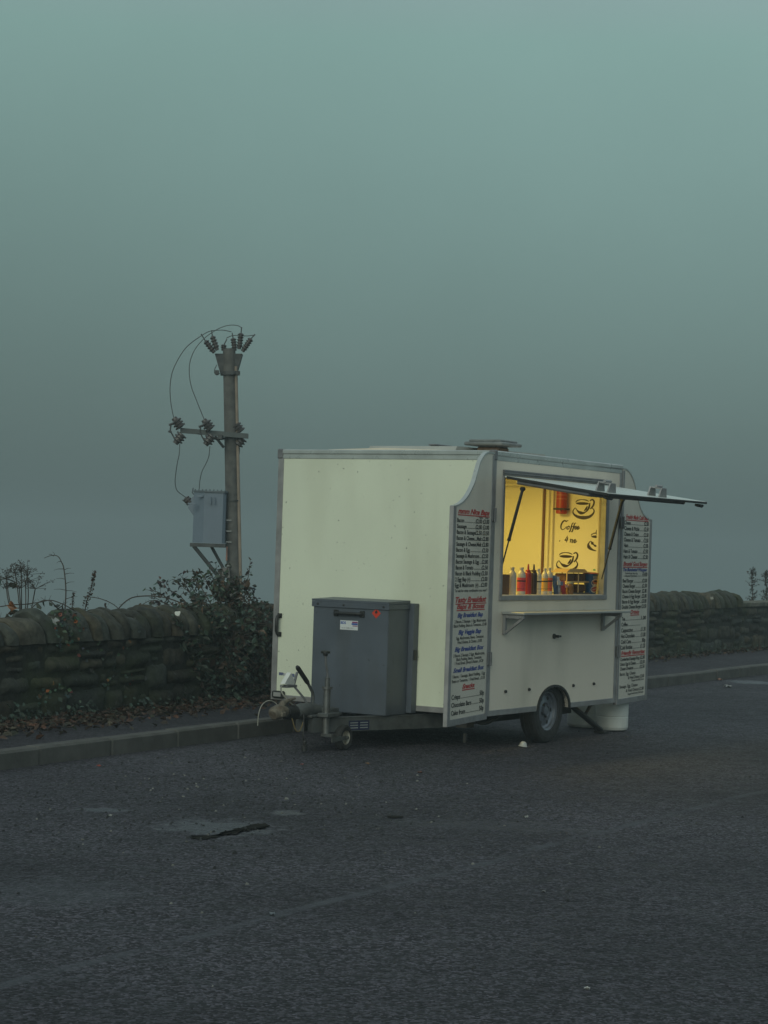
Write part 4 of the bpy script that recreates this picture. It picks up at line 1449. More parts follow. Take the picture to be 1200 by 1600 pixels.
# ------------------------------------------------------------------ utility pole beyond the wall
PD = 34.0
pb_, ptop = at(367.5, 1010, PD), at(358, 545, PD)
pb_.z = min(pb_.z, -.9)
axis = (ptop - at(365, 905, PD)).normalized()
pbase = ptop - axis * ((ptop.z + 1.6) / axis.z)
pole = tag(empty('utility_pole', pbase), 'wooden electricity pole with fan of insulators on top, fading in the fog behind the wall', 'utility pole')
rel = lambda v: Vector(v) - pbase
a3 = lambda px, py, D=PD: rel(at(px, py, D))


def pole_pt(f):
    return rel(pbase).lerp(rel(ptop), f)


P_('pole_shaft', MB().tube([pole_pt(i / 10) for i in range(11)], [.118 - .016 * i / 10 for i in range(11)], 20), 'wood', pole)
mb = MB()
off = Vector((.108, -.045, 0))
mb.tube([pole_pt(0) + off * 1.12, pole_pt(.5) + off * 1.05, pole_pt(.955) + off], [.03, .028, .026], 8)
cg = P_('cable_guard', mb, 'conduit', pole)
mb = MB()
for f in (.20, .40, .61, .77):
    mb.lathe([(.127, -.012), (.131, -.012), (.131, .012), (.127, .012)], pole_pt(f), axis, 20)
P_('strap_band', mb, 'poleiron', pole)
# flared gland box at the top
mb = MB()
Q = [a3(336, 553), a3(378.5, 553), a3(369.5, 586), a3(345, 586)]
for s_ in (0,):
    V = [q + Vector((0, -.06 + .03 * (i > 1), 0)) for i, q in enumerate(Q)] + [q + Vector((0, .20 - .05 * (i > 1), 0)) for i, q in enumerate(Q)]
    mb.add(V, [(0, 3, 2, 1), (4, 5, 6, 7), (0, 1, 5, 4), (1, 2, 6, 5), (2, 3, 7, 6), (3, 0, 4, 7)])
mb.lathe([(.118, -.03), (.15, -.03), (.15, .03), (.118, .03)], rel(ptop) - axis * .40, axis, 20)
for dx in (-.17, .17):
    mb.box(*(sorted((rel(ptop).x + dx - .03, rel(ptop).x + dx + .03))), -.20, -.12, rel(ptop).z - .44, rel(ptop).z - .37)
P_('pole_top_bracket', mb, 'poleiron', pole)
# insulators of the fan
fan = [((333.5, 549), (322, 534), (315.3, 523), -.12), ((339.5, 545), (333, 527), (332, 517.5), -.16), ((348, 543), (349, 537), (353.5, 528.5), .15),
       ((365.5, 543), (363.2, 527), (361.6, 518.5), .16), ((375, 543), (377.6, 522), (378.4, 512.5), -.14), ((381.5, 547), (393, 530), (399, 523.3), -.10)]
tips = []
for b_, tp, pin, dy in fan:
    A, B, C_ = a3(*b_), a3(*tp), a3(*pin)
    for v in (A, B, C_):
        v.y += dy
    ax = (B - A)
    Ln = ax.length
    pr = [(.0, -.04), (.03, -.04), (.034, 0)]
    k_ = max(2, int(Ln / .04))
    for k in range(k_):
        z = Ln * (k + .1) / k_
        pr += [(.036, z), (.052, z + Ln / k_ * .3), (.052, z + Ln / k_ * .45), (.036, z + Ln / k_ * .7)]
    pr += [(.03, Ln), (.0, Ln)]
    ins = P_('insulator', MB().lathe(pr, A, ax, 14), 'porcelain', pole)
    P_('pin', MB().tube([B, C_], .010, 6), 'poleiron', ins)
    tips.append(C_ + pbase)
# crossarm with brace and three pairs of fuse insulators
ca0, ca1 = a3(282, 672.5, PD - .35), a3(388, 681.5, PD - .10)
dv = ca1 - ca0
P_('crossarm', MB().prism([(-.04, -.04), (.04, -.04), (.04, .04), (-.04, .04)], ca0, (0, 1, 0), (0, 0, 1), dv), mat('crossarm_steel', (.10, .11, .11), .6, .3, var=.2), pole)
P_('crossarm_brace', MB().tube([a3(336, 682, PD - .25), a3(349.5, 699, PD - .15)], .022, 6).box(*sorted((a3(343, 682).x, a3(350, 682).x)), -.42, -.05, a3(345, 684).z - .04, a3(345, 684).z + .03), 'poleiron', pole)
wire_ends = []
for ux, uy, lx, ly, dy, tube_ in ((279, 662, 281, 684, -.40, True), (325.5, 665, 328, 686, -.32, True), (372.5, 669, 375.5, 690, -.02, False)):
    dirs = []
    for (cx, cy, sg) in ((ux, uy, 1), (lx, ly, -1)):
        A = a3(cx + 4, cy + sg * 6, PD + dy); B = a3(cx - 5 if sg > 0 else cx - 5, cy - sg * 6, PD + dy)
        ax = B - A; Ln = ax.length
        pr = [(0, 0), (.04, 0)]
        for k in range(3):
            z = Ln * k / 3
            pr += [(.06, z + .005), (.088, z + Ln * .06), (.092, z + Ln * .18), (.06, z + Ln * .28)]
        pr += [(.05, Ln), (.045, Ln + .04), (0, Ln + .04)]
        P_('fuse_insulator', MB().lathe(pr, A, ax, 16), 'porcelain', pole)
    if tube_:
        P_('fuse_link', MB().tube([a3(ux - 15, uy + 2, PD + dy), a3(ux - 9, uy + 0, PD + dy), a3(ux - 5, uy - 4, PD + dy)], .02, 6).tube([a3(ux - 12, uy + 2, PD + dy), a3(ux - 13, uy + 11, PD + dy), a3(ux - 6, uy + 24, PD + dy)], .013, 6).tube([a3(ux - 16, uy + 12, PD + dy), a3(ux - 11, uy + 13, PD + dy)], .018, 6), 'poleiron', pole)
# platform that carries the transformer, small box and warning strip
pz = a3(325, 850, PD - .1).z
mb = MB()
x0, x1 = a3(300, 850).x, a3(350, 850).x
mb.box(x0, x1 + .05, -.38, -.30, pz - .05, pz + .01).box(x0, x1 + .05, .16, .24, pz - .05, pz + .01)
mb.box(x0 + .02, x0 + .09, -.29, .15, pz - .045, pz + .005).box(x1 - .06, x1, -.29, .15, pz - .045, pz + .005)
mb.tube([Vector((x0 + .06, -.34, pz - .04)), a3(352, 914, PD - .12)], .032, 6)
mb.tube([Vector((x0 + .30, .20, pz - .04)), a3(349, 888, PD + .05)], .026, 6)
P_('transformer_platform', mb, 'poleiron', pole)
mb = MB().prism([(-.075, -.16), (.075, -.16), (.05, .0), (-.05, 0)], a3(352.5, 887, PD - .30), (1, 0, 0), (0, 0, 1), (0, .16, 0))
P_('junction_box', mb, mat('grey_box', (.14, .13, .125), .7), pole)
P_('warning_strip', MB().box(a3(354.5, 855).x, a3(357, 855).x, -.165, -.155, a3(355, 876).z, a3(355, 854).z), mat('faded_red_strip', (.32, .16, .12), .6), pole)
mb = MB()
for py in (813, 830, 847, 884):
    q = a3(358, py)
    mb.box(q.x - .04, q.x + .05, -.16, -.15, q.z - .008, q.z + .008)
P_('pole_staple', mb, mat('staple_alu', (.30, .31, .31), .5), pole)

# transformer
tb = at(326, 849.5, PD)
tr_ = tag(empty('transformer', tb), 'blue-grey transformer tank with one bushing, mounted on the side of the pole', 'transformer')
r3 = lambda px, py, D=PD: at(px, py, D) - tb
hT = r3(326, 769).z
xl, xr, xm = r3(303.3, 800).x, r3(354, 800).x, r3(321, 800).x
poly = [(xl, -.12), (xm, -.30), (xr - .04, -.27), (xr, -.2), (xr, .14), (xr - .08, .22), (xm, .24), (xl, .08)]
P_('tank', MB().prism(poly, (0, 0, 0.01), (1, 0, 0), (0, 1, 0), (0, 0, hT - .02)), 'tank', tr_)
pl2 = [(x * 1.06 + .005, y * 1.07) for x, y in poly]
mb = MB().prism(pl2, (0, 0, hT - .009), (1, 0, 0), (0, 1, 0), (0, 0, .028))
for k in range(9):
    x = pl2[0][0] + (pl2[3][0] - pl2[0][0]) * (k + .5) / 9
    y = -.13 - .16 * min(1, (k + .5) / 4)
    mb.lathe([(.012, 0), (.012, .02), (0, .02)], (x, y, hT + .019), (0, 0, 1), 6)
mb.tube([(pl2[0][0] - .01, -.1, hT + .06), (pl2[0][0] - .02, -.1, hT - .02), (pl2[0][0] + .02, -.1, hT - .06)], .012, 6)
P_('tank_lid', mb, mat('lid_steel', (.10, .12, .14), .6), tr_)
zz = [r3(300, y).z for y in (775, 789, 795, 806)]
P_('bushing_pocket', MB().prism([(xl + .002, zz[0]), (xl - .04, zz[0] - .03), (xl - .095, zz[2] + .01), (xl + .002, zz[3])], (0, -.10, 0), (1, 0, 0), (0, 0, 1), (0, .16, 0)), 'tank', tr_)
A = r3(297.5, 786.5, PD - .05); B = r3(289.5, 777, PD - .05); ax = B - A; Ln = ax.length
P_('bushing', MB().lathe([(0, 0), (.06, 0), (.066, Ln * .2), (.055, Ln * .3), (.066, Ln * .5), (.055, Ln * .65), (.06, Ln * .85), (.02, Ln), (0, Ln)], A, ax, 14).tube([r3(285, 781, PD - .05), r3(293, 788, PD - .05)], .008, 5), 'porcelain', tr_)
mb = MB().box(r3(323.5, 0).x, r3(336, 0).x, -.345, -.305, r3(325, 790).z, r3(325, 787).z)
mb.tube([r3(329, 776, PD - .33), r3(329, 788, PD - .33)], .010, 6).tube([r3(335, 776, PD - .33), r3(335, 788, PD - .33)], .010, 6)
mb.box(r3(336.5, 0).x, r3(346, 0).x, -.32, -.295, r3(336, 778).z, r3(336, 775).z)
P_('bracket_fitting', mb, M['tank'], tr_)

# jumper wires
WG = 'thin jumper wires of the electricity pole'
wires = [('thin wire arching from the rightmost upright insulator down to the left end of the crossarm',
          [(361.6, 518.5, .16), (350, 516, .1), (340, 516, .0), (328, 517.5, -.1), (314, 525, -.2), (290, 544, -.3), (272, 574, -.38), (266, 600, -.4), (266.8, 628, -.4), (271.5, 653, -.4)]),
         ('thin wire looping highest over the pole top and down to the middle of the crossarm',
          [(378.4, 512.5, -.14), (371, 508.7, -.14), (360, 508, -.16), (349, 510.5, -.2), (338, 515.5, -.22), (320, 528, -.25), (304, 547, -.28), (296, 571, -.3), (298, 600, -.32), (308, 628, -.32), (319, 655, -.32)]),
         ('short nearly level wire between the insulators at the pole top',
          [(399, 523.3, -.1), (385, 525, 0), (370, 524, .1), (361, 525, .14), (353.5, 528.5, .15)]),
         ('thin wire hanging from the left crossarm insulator to the transformer bushing',
          [(281, 694, -.4), (280, 710, -.4), (277, 724, -.35), (273.8, 748, -.2), (274.5, 760, -.12), (278, 768, -.08), (289.5, 776.5, -.05)]),
         ('thin wire hanging from the middle crossarm insulator to the transformer lid',
          [(328, 697, -.32), (326.5, 712, -.3), (322, 724, -.25), (316, 736, -.2), (312.5, 750, -.15), (311, 768, -.1)]),
         ('thin wire dropping behind the pole from the right crossarm insulator',
          [(374.5, 700, -.02), (373.5, 712, .05), (371.5, 722, .1), (366, 745, .18), (352, 768, .22)]),
         ('small cable loop hanging at the left of the pole top bracket',
          [(339, 570, -.1), (335.5, 577, -.12), (335.5, 583, -.12), (339, 586, -.12), (343.5, 583, -.1)])]
for lab, pts in wires:
    P3 = [tuple(at(x, y, PD + d)) for x, y, d in pts]
    o = MB().tube(smooth2(P3, 6), .0065, 6).build('jumper_wire', M['poleiron'])
    tag(o, lab, 'wire', WG)

# ------------------------------------------------------------------ plants
def leaf(mbx, p, n_, s_, col, elong=1.6):
    n_ = n_.normalized()
    a = n_.cross(Vector((random.uniform(-1, 1), random.uniform(-1, 1), random.uniform(-1, 1)))).normalized()
    b = n_.cross(a)
    f = n_ * s_ * .18
    w = s_ * .5
    L = s_ * elong * .5
    V = [p - a * L, p - a * L * .2 - b * w * .9 + f, p + a * L * .45 - b * w * .6 + f, p + a * L, p + a * L * .45 + b * w * .6 + f, p - a * L * .2 + b * w * .9 + f]
    mbx.col = col
    mbx.add(V, [(0, 3, 2, 1), (0, 5, 4, 3)], False)


def rv():
    return Vector((random.gauss(0, 1), random.gauss(0, 1), random.gauss(0, 1))).normalized()


GREEN = [(.030, .055, .034), (.024, .042, .030), (.040, .066, .048), (.05, .085, .068), (.026, .036, .020)]
BROWN = [(.065, .044, .030), (.05, .034, .024), (.085, .055, .036), (.045, .036, .027)]

bush = tag(empty('bramble_bush', at(350, 1085, 20.1)), 'tangled dark bramble and ivy bush spilling over the stone wall below the electricity pole', 'bush')
b0 = bush.location
lf, tw = MB(), MB()
blobs = [(352, 1005, .36, 20.15, 480), (322, 968, .20, 20.3, 230), (385, 975, .26, 20.5, 340), (398, 1040, .27, 20.3, 330), (342, 1052, .26, 20.0, 260), (412, 1000, .2, 20.7, 200),
         (362, 942, .20, 20.45, 230), (345, 922, .13, 20.4, 110), (300, 1000, .15, 19.7, 110), (378, 1072, .2, 20.2, 160), (312, 945, .12, 20.1, 90), (410, 960, .13, 20.8, 120), (372, 915, .12, 20.6, 90),
         (280, 958, .12, 20.0, 60), (300, 1040, .16, 20.0, 120), (315, 1075, .16, 20.0, 120), (285, 1000, .12, 20.0, 70), (270, 975, .09, 20, 45), (240, 955, .07, 20, 25), (405, 1068, .16, 20.5, 120)]
for px, py, r, D, n_ in blobs:
    D = 16.41 + px / 420 * 4.03 + (-.16 if py > 965 else .12)
    c = at(px, py, D) - b0
    for _ in range(n_):
        d = rv() * r * random.uniform(.35, 1.08)
        d.y *= .5
        p = c + d
        p.y -= 0
        hi = py < 960
        colr = random.choice(BROWN if random.random() < (.55 if hi else .22) else GREEN)
        g = random.uniform(.6, 1.5)
        leaf(lf, p, rv() + Vector((0, -.6, .5)), random.choice((random.uniform(.014, .03), random.uniform(.025, .058))), tuple(x * g for x in colr))
    for _ in range(int(n_ / 10)):
        a = c + rv() * r * .3
        b = c + rv() * r * 1.15
        tw.tube([a, a.lerp(b, .5) + rv() * .04, b], [.004, .0035, .002], 5, False)
stems = [[(300, 968), (270, 952), (240, 945), (215, 950)], [(290, 970), (262, 958), (230, 958), (205, 964)], [(315, 950), (295, 925), (270, 905)], [(340, 930), (352, 900), (356, 886)], [(322, 945), (300, 918), (306, 900)], [(285, 965), (255, 930), (232, 922)], [(335, 935), (318, 900), (300, 892)],
         [(305, 965), (285, 935), (262, 920), (247, 910)], [(330, 945), (312, 915), (296, 905), (286, 915)], [(345, 935), (333, 905), (327, 888)], [(372, 930), (386, 908), (391, 880)],
         [(385, 935), (400, 942), (418, 952)], [(320, 950), (300, 930), (284, 902)], [(290, 960), (262, 945), (236, 930)], [(352, 925), (346, 900), (338, 888)], [(300, 955), (275, 950), (252, 955)],
         [(380, 950), (398, 962), (405, 952)], [(300, 935), (312, 905), (318, 912)], [(375, 940), (392, 920), (398, 935)], [(400, 955), (412, 962), (420, 958)]]
for st in stems:
    D = 20.2 + random.uniform(-.15, .3)
    P3 = [Vector(q) for q in smooth2([tuple(at(x, y, D + .06 * i) - b0) for i, (x, y) in enumerate(st)], 6)]
    tw.tube(P3, [.0055 * (1 - .6 * i / len(P3)) for i in range(len(P3))], 5, False)
    for i, q in enumerate(P3):
        if i < 3:
            continue
        for _ in range(random.randint(1, 3)):
            d = rv() * random.uniform(.02, .06)
            tw.tube([q, q + d], .0018, 4, False)
            colr = random.choice(BROWN + GREEN)
            leaf(lf, q + d * 1.15, rv(), random.uniform(.022, .042), tuple(x * random.uniform(.5, 1.1) for x in colr))
# bare arching canes
for st, w_ in (([(340, 958), (300, 948), (255, 933), (215, 932), (196, 940), (182, 955)], .006), ([(300, 968), (250, 955), (200, 954), (165, 962)], .005), ([(265, 945), (240, 938), (222, 945), (205, 960)], .0035),
               ([(130, 932), (155, 935), (178, 945), (195, 962)], .004), ([(376, 935), (395, 948), (412, 960)], .005), ([(330, 985), (318, 1010), (300, 1045)], .0035)):
    D = 19.6
    P3 = [Vector(q) for q in smooth2([tuple(at(x, y, D if y < 970 else 19.5) - b0) for x, y in st], 6)]
    tw.tube(P3, w_, 5, False)
    for q in P3[::2]:
        tw.tube([q, q + rv() * .03], [.002, .0008], 4, False)
lf.build('bramble_leaves', M['leaf'], bush)
tw.build('bramble_stems', M['twig'], bush)

# ivy creeping over the left stretch of wall
ivy = tag(empty('ivy', at(110, 1060, 17.0)), 'sparse ivy with some orange leaves creeping over the wall at the left', 'ivy')
i0 = ivy.location
lf, tw = MB(), MB()
for st in ([(95, 962), (100, 985), (112, 1000), (125, 1025), (135, 1050)], [(90, 968), (84, 985), (92, 1000), (100, 1010)], [(112, 965), (130, 985), (145, 1010), (150, 1040)],
           [(160, 1065), (185, 1050), (200, 1065), (230, 1060)], [(60, 1090), (85, 1075), (110, 1085)], [(130, 1088), (160, 1075), (185, 1090)], [(200, 980), (190, 1005), (175, 1030)]):
    def wy(px, py):
        # keep just in front of the wall face
        f = px / 420.0
        return (16.41 + (20.44 - 16.41) * f) - .10 - (.0 if py > 1002 else .05)
    P3 = [Vector(q) for q in smooth2([tuple(at(x, y, wy(x, y)) - i0) for x, y in st], 6)]
    tw.tube(P3, .004, 5, False)
    for q in P3:
        for _ in range(3):
            c_ = random.choice(GREEN + GREEN + [(.20, .06, .02), (.13, .055, .03)])
            leaf(lf, q + Vector((random.gauss(0, .035), random.uniform(-.03, .0), random.gauss(0, .035))), Vector((.5, -1, .3)) + rv() * .6, random.uniform(.02, .042), tuple(x * random.uniform(.7, 1.4) for x in c_), 1.1)
lf.build('ivy_leaves', M['leaf'], ivy)
tw.build('ivy_stems', M['twig'], ivy)

# dried umbellifer
D = 17.3
um = tag(empty('dried_hogweed', at(34, 985, D)), 'dried umbrella-headed weed standing above the wall at the far left', 'plant')
u0 = um.location
mb, hd = MB(), MB()
A = lambda x, y, d=0: at(x, y, D + d) - u0
for b_, t_ in (((34, 985), (10, 904)), ((33, 985), (24, 896)), ((34, 985), (33, 892)), ((36, 985), (43, 898)), ((32, 985), (30, 920)), ((45, 970), (55, 920)), ((28, 968), (10, 920)), ((38, 985), (40, 910))):
    a, b = A(*b_), A(*t_)
    m_ = a.lerp(b, .5) + Vector((random.uniform(-.015, .015), random.uniform(-.1, .1), 0))
    mb.tube([Vector(q) for q in smooth2([tuple(a), tuple(m_), tuple(b)], 5)], .0045, 5, False)
    for _ in range(16):
        d = Vector((random.gauss(0, .05), random.gauss(0, .06), abs(random.gauss(.035, .03))))
        mb.tube([b, b + d], .0016, 4, False)
        for _ in range(4):
            e_ = d + rv() * .018
            mb.tube([b + d, b + e_], .001, 3, False)
            hd.lathe([(0, -.004), (.0045, 0), (0, .004)], b + e_, rv(), 5)
mb.build('stems', M['twig'], um)
hd.build('seed_heads', M['twig'], um)
# single bramble cane arching over to the left, with bare side shoots
D = 17.8
bc = tag(empty('bramble_cane', at(102, 970, D)), 'single tall bare bramble cane curling over to the left above the wall', 'plant')
c0 = bc.location
A = lambda x, y, d=0: at(x, y, D + d) - c0
mb = MB()
P3 = [Vector(q) for q in smooth2([tuple(A(*p)) for p in ((100, 970), (103, 925), (100, 890), (96, 878), (90, 869), (80, 868), (69, 872))], 6)]
mb.tube(P3, [.0065 - .004 * i / len(P3) for i in range(len(P3))], 6)
for (x, y, x2, y2) in ((101, 890, 111, 888), (102, 897, 116, 896), (102, 905, 88, 904), (102, 912, 116, 909), (102, 922, 84, 921), (102, 923, 120, 925), (103, 936, 121, 932), (99, 889, 84, 891), (95, 877, 88, 880), (86, 868, 82, 862), (84, 869, 76, 866), (101, 942, 88, 948)):
    a, b = A(x, y), A(x2, y2, random.uniform(-.1, .1))
    mb.tube([a, a.lerp(b, .5) + Vector((0, 0, .006)), b], [.003, .002, .001], 4, False)
mb.build('cane', M['twig'], bc)
# low arching shoots at the left
ls = tag(empty('bramble_shoots', at(75, 975, 17.5)), 'low arching bramble shoots with a few dying leaves on the left end of the wall', 'plant')
l0 = ls.location
mb, lf = MB(), MB()
for st in ([(0, 948), (20, 945), (40, 944), (62, 941), (80, 938), (100, 945), (118, 955)], [(40, 962), (55, 945), (70, 938), (82, 942), (95, 958)], [(0, 905), (12, 905), (24, 910)], [(8, 965), (20, 952), (30, 950)], [(0, 966), (25, 964), (55, 963)], [(98, 946), (85, 955)]):
    P3 = [Vector(q) for q in smooth2([tuple(at(x, y, 17.3 + .01 * y % .2) - l0) for x, y in st], 6)]
    mb.tube(P3, .0045, 5, False)
    for q in P3[::3]:
        mb.tube([q, q + rv() * .05], [.002, .001], 4, False)
        if random.random() < .5:
            leaf(lf, q + Vector((0, -.02, -.03)), rv(), random.uniform(.03, .055), tuple(x * random.uniform(.6, 1.2) for x in random.choice(BROWN + GREEN)))
for x, y in ((18, 947), (19, 948), (22, 945)):
    leaf(lf, at(x, y, 17.2) - l0, rv(), .06, (.20, .08, .03))
mb.build('shoots', M['twig'], ls)
lf.build('leaves', M['leaf'], ls)
# dock stalks
for k, (D, pts, lab, rr) in enumerate(((18.3, [(131, 975), (134, 945), (141, 925), (146, 905), (148, 893)], 'tall brown dock stalk with knobbly seeds above the wall', .022), (18.0, [(111, 975), (113, 945), (115, 927)], 'short thin seed stalk just right of the bare curling cane', .014),
                                        (18.6, [(166, 975), (165, 945), (164, 946)], 'tiny thin grass stalk on the wall top between dock and bramble', .006))):
    t = tag(empty('dock_stalk', at(*pts[0], D)), lab, 'plant', 'dead seed stalks along the wall top')
    t0 = t.location
    P3 = [Vector(q) for q in smooth2([tuple(at(x, y, D) - t0) for x, y in pts], 6)]
    MB().tube(P3, .004, 5, False).build('stem', M['twig'], t)
    lf = MB()
    for i, q in enumerate(P3[2:]):
        f = 1 - i / len(P3)
        for _ in range(7):
            leaf(lf, q + rv() * rr * (.4 + f), rv(), random.uniform(.012, .03) * (.4 + rr * 28 * .6), tuple(x * random.uniform(.5, 1.1) for x in random.choice(BROWN)), 1.2)
    lf.build('seeds', M['leaf'], t)
# two bare saplings behind the right end of the wall
for D, pts, lab, wide in ((36.5, [(1178, 975), (1176, 935), (1174, 892)], 'bare dark sapling just right of the wall coping end', 12), (37.5, [(1199, 975), (1198, 930), (1196, 896)], 'bare dark sapling at the right edge of the view', 9)):
    t = tag(empty('sapling', at(*pts[0], D)), lab, 'sapling', 'saplings beyond the wall on the right')
    t0 = t.location
    P3 = [Vector(q) for q in smooth2([tuple(at(x, y, D) - t0) for x, y in pts], 8)]
    tw, lf = MB(), MB()
    tw.tube(P3, [.014 - .011 * i / len(P3) for i in range(len(P3))], 6, False)
    for i, q in enumerate(P3[1:]):
        f = 1 - i / len(P3)
        for _ in range(5):
            d = Vector((random.gauss(0, 1), random.gauss(0, 1), random.uniform(.2, 1.1))).normalized() * random.uniform(.05, .24) * (.35 + f)
            tw.tube([q, q + d * .6, q + d], [.005, .004, .002], 4, False)
            for _ in range(4):
                leaf(lf, q + d * random.uniform(.4, 1) + rv() * .02, rv(), random.uniform(.014, .028), tuple(x * random.uniform(.4, .8) for x in random.choice(BROWN + GREEN)))
    tw.build('trunk', M['twig'], t)
    lf.build('crown', M['leaf'], t)

# ------------------------------------------------------------------ leaf litter and grass at the wall foot (uncountable)
lf = MB()
for _ in range(4200):
    s_ = random.uniform(4.5, 28)
    if random.random() < .5:
        s_ = random.uniform(4.8, 12)
    p, t, nr = wall_at(s_)
    wdt = .16 + .16 * max(0, noise.noise((s_ * .8, 0, 0))) + (.12 if s_ < 12.5 else 0)
    d = abs(random.gauss(0, wdt))
    q = p + nr * (d + .02)
    c_ = random.choice([(.065, .038, .026), (.05, .032, .024), (.085, .05, .034), (.035, .026, .02), (.10, .045, .028), (.07, .06, .04), (.03, .035, .022)])
    g = random.uniform(.4, 1.15)
    leaf(lf, Vector((q.x, q.y, .132 + random.uniform(0, .03) * max(0, 1 - d / .3))), Vector((random.gauss(0, .5), random.gauss(0, .5), 1)), random.uniform(.022, .062), tuple(x * g for x in c_), 1.4)
o = lf.build('leaf_litter', M['litterleaf'])
o['kind'] = 'stuff'
gr = MB()
for _ in range(1700):
    s_ = random.uniform(4.5, 34)
    k = noise.noise((s_ * .9, 5, 0))
    if k < -.05 and not 20 < s_ < 28:
        continue
    p, t, nr = wall_at(s_)
    d = abs(random.gauss(.02, .06))
    q = p + nr * d
    h = random.uniform(.05, .22) * (1.25 if 21 < s_ < 27 else .8)
    b = Vector((q.x, q.y, .12))
    ln = Vector((random.gauss(0, .5), random.gauss(0, .5), 1)).normalized() * h
    ln += Vector((nr.x, nr.y, 0)) * h * .25
    sd2 = Vector((t.x, t.y, 0)) * random.uniform(.003, .006)
    g = random.uniform(.6, 1.3)
    gr.col = (.045 * g, .062 * g, .026 * g) if random.random() < .8 else (.09 * g, .08 * g, .045 * g)
    gr.add([b - sd2, b + sd2, b + ln * .6 + sd2 * .7, b + ln + Vector((nr.x, nr.y, -.3)) * h * .15, b + ln * .6 - sd2 * .7], [(0, 1, 2, 4), (4, 2, 3)])
# low ground-ivy leaves mixed in
for _ in range(700):
    s_ = random.choice([random.uniform(5, 7.5), random.uniform(8, 12.5), random.uniform(20, 27)])
    p, t, nr = wall_at(s_)
    q = p + nr * abs(random.gauss(.03, .09))
    g = random.uniform(.6, 1.4)
    c_ = random.choice(GREEN)
    leaf(gr, Vector((q.x, q.y, .13 + abs(random.gauss(0, .06)))), Vector((nr.x * .6, nr.y * .6, .6)) + rv() * .5, random.uniform(.025, .05), tuple(x * g for x in c_), 1.1)
o = gr.build('verge_grass', M['leaf'])
o['kind'] = 'stuff'

# ------------------------------------------------------------------ loose grit, puddles, litter on the tarmac
gv = MB()


for _ in range(1100):
    if random.random() < .8:
        c = Vector((random.gauss(-1.0, .75), random.gauss(13.2, 1.5), 0))
    else:
        c = Vector((random.uniform(-2, 4), random.uniform(8, 19), 0))
    # stay on the road side of the kerb
    if c.x < -2.4 + (c.y - 14.3) * .515 + .1:
        continue
    r = random.uniform(.004, .011) * (1.4 if random.random() < .08 else 1)
    g = random.uniform(.5, 1.6)
    gv.col = (.030 * g, .032 * g, .034 * g) if random.random() < .85 else (.14 * g, .14 * g, .13 * g)
    V = [c + Vector((math.cos(a) * r * random.uniform(.7, 1.2), math.sin(a) * r * random.uniform(.7, 1.2), 0.001)) for a in (0, 1.26, 2.5, 3.77, 5.0)]
    V += [c + Vector((math.cos(a) * r * .6, math.sin(a) * r * .6, r * random.uniform(.7, 1.1))) for a in (0.3, 2.4, 4.5)]
    gv.add(V, [(0, 1, 6, 5), (1, 2, 6), (2, 3, 7, 6), (3, 4, 7), (4, 0, 5, 7), (5, 6, 7)])
o = gv.build('loose_grit', mat('grit', (1, 1, 1), .8, var=.2, attr=True))
o['kind'] = 'stuff'

water = mat('muddy_puddle', (.019, .018, .015), .8, var=.3, vs=6, spec=.05)


def pool(name, m, pts, z, ragged=.02):
    P2 = smooth2([tuple(ground_at(*p))[:2] for p in pts + pts[:1]], 14)[:-1]
    V = [(x + ragged * (noise.noise((x * 14, y * 14, 1)) + noise.noise((x * 45, y * 45, 2))), y + 3 * ragged * (noise.noise((x * 9, y * 9, 7)) + .8 * noise.noise((x * 38, y * 38, 4))), z) for x, y in P2]
    c = (sum(v[0] for v in V) / len(V), sum(v[1] for v in V) / len(V), z)
    n = len(V)
    o = MB().add(V + [c], [(i, (i + 1) % n, n) for i in range(n)]).build(name, m)
    o['kind'] = 'structure'


pool('puddle', water, [(293, 1309), (312, 1305.5), (330, 1306), (346, 1304), (352, 1306), (336, 1310), (318, 1312), (303, 1311)], .006, .026)
pool('puddle', water, [(341, 1304), (362, 1298), (384, 1293), (402, 1289), (422, 1290), (412, 1294), (396, 1296), (378, 1301), (358, 1304)], .006, .026)
pool('puddle', water, [(596, 1277.5), (615, 1276), (632, 1277), (618, 1279)], .006, .01)

# white cup lid tipped on its edge
p = ground_at(817, 1166.5)
lid = tag(empty('cup_lid', p), 'white domed plastic cup lid lying on the tarmac in front of the wheel', 'cup lid')
MB().lathe([(.034, .0), (.036, .002), (.036, .007), (.032, .009), (.030, .020), (.025, .032), (.016, .040), (.007, .043), (.006, .040), (0, .040)], (0, 0, 0), (.12, .05, 1), 26).build('dome', mat('lid_plastic', (.50, .50, .48), .4, var=.2, vs=60, grime=.4, grime_col=(.2, .19, .16), gs=40), lid)
MB().lathe([(.0362, .001), (.040, .001), (.040, .004), (.0362, .004)], (0, 0, 0), (.12, .05, 1), 26).build('rim', M['white'], lid)


def scrap(px, py, w, col, lab, base=0.0, name='paper_scrap', D=None, grp='litter scraps lying on the ground'):
    c = ground_at(px, py, base) if D is None else at(px, py, D)
    w *= .62
    col = tuple(x * .75 for x in col)
    V, F = [], []
    sd_ = random.random() * 40
    for i in range(5):
        for j in range(4):
            u, v = i / 4 - .5, j / 3 - .5
            V.append((u * w, v * w * .8, .004 + .4 * w * max(0, .35 + noise.noise((u * 3, v * 3, sd_)))))
    for i in range(4):
        for j in range(3):
            a = i * 4 + j
            F.append((a, a + 4, a + 5, a + 1))
    n = len(V)
    V += [(x, y, z - .003) for x, y, z in V]
    F += [tuple(k + n for k in f[::-1]) for f in F[:12]]
    o = MB().add(V, F, True).build(name, mat('scrap', col, .6, var=.12), None, c)
    o.rotation_euler.z = random.uniform(0, 3)
    tag(o, lab, 'litter', grp)


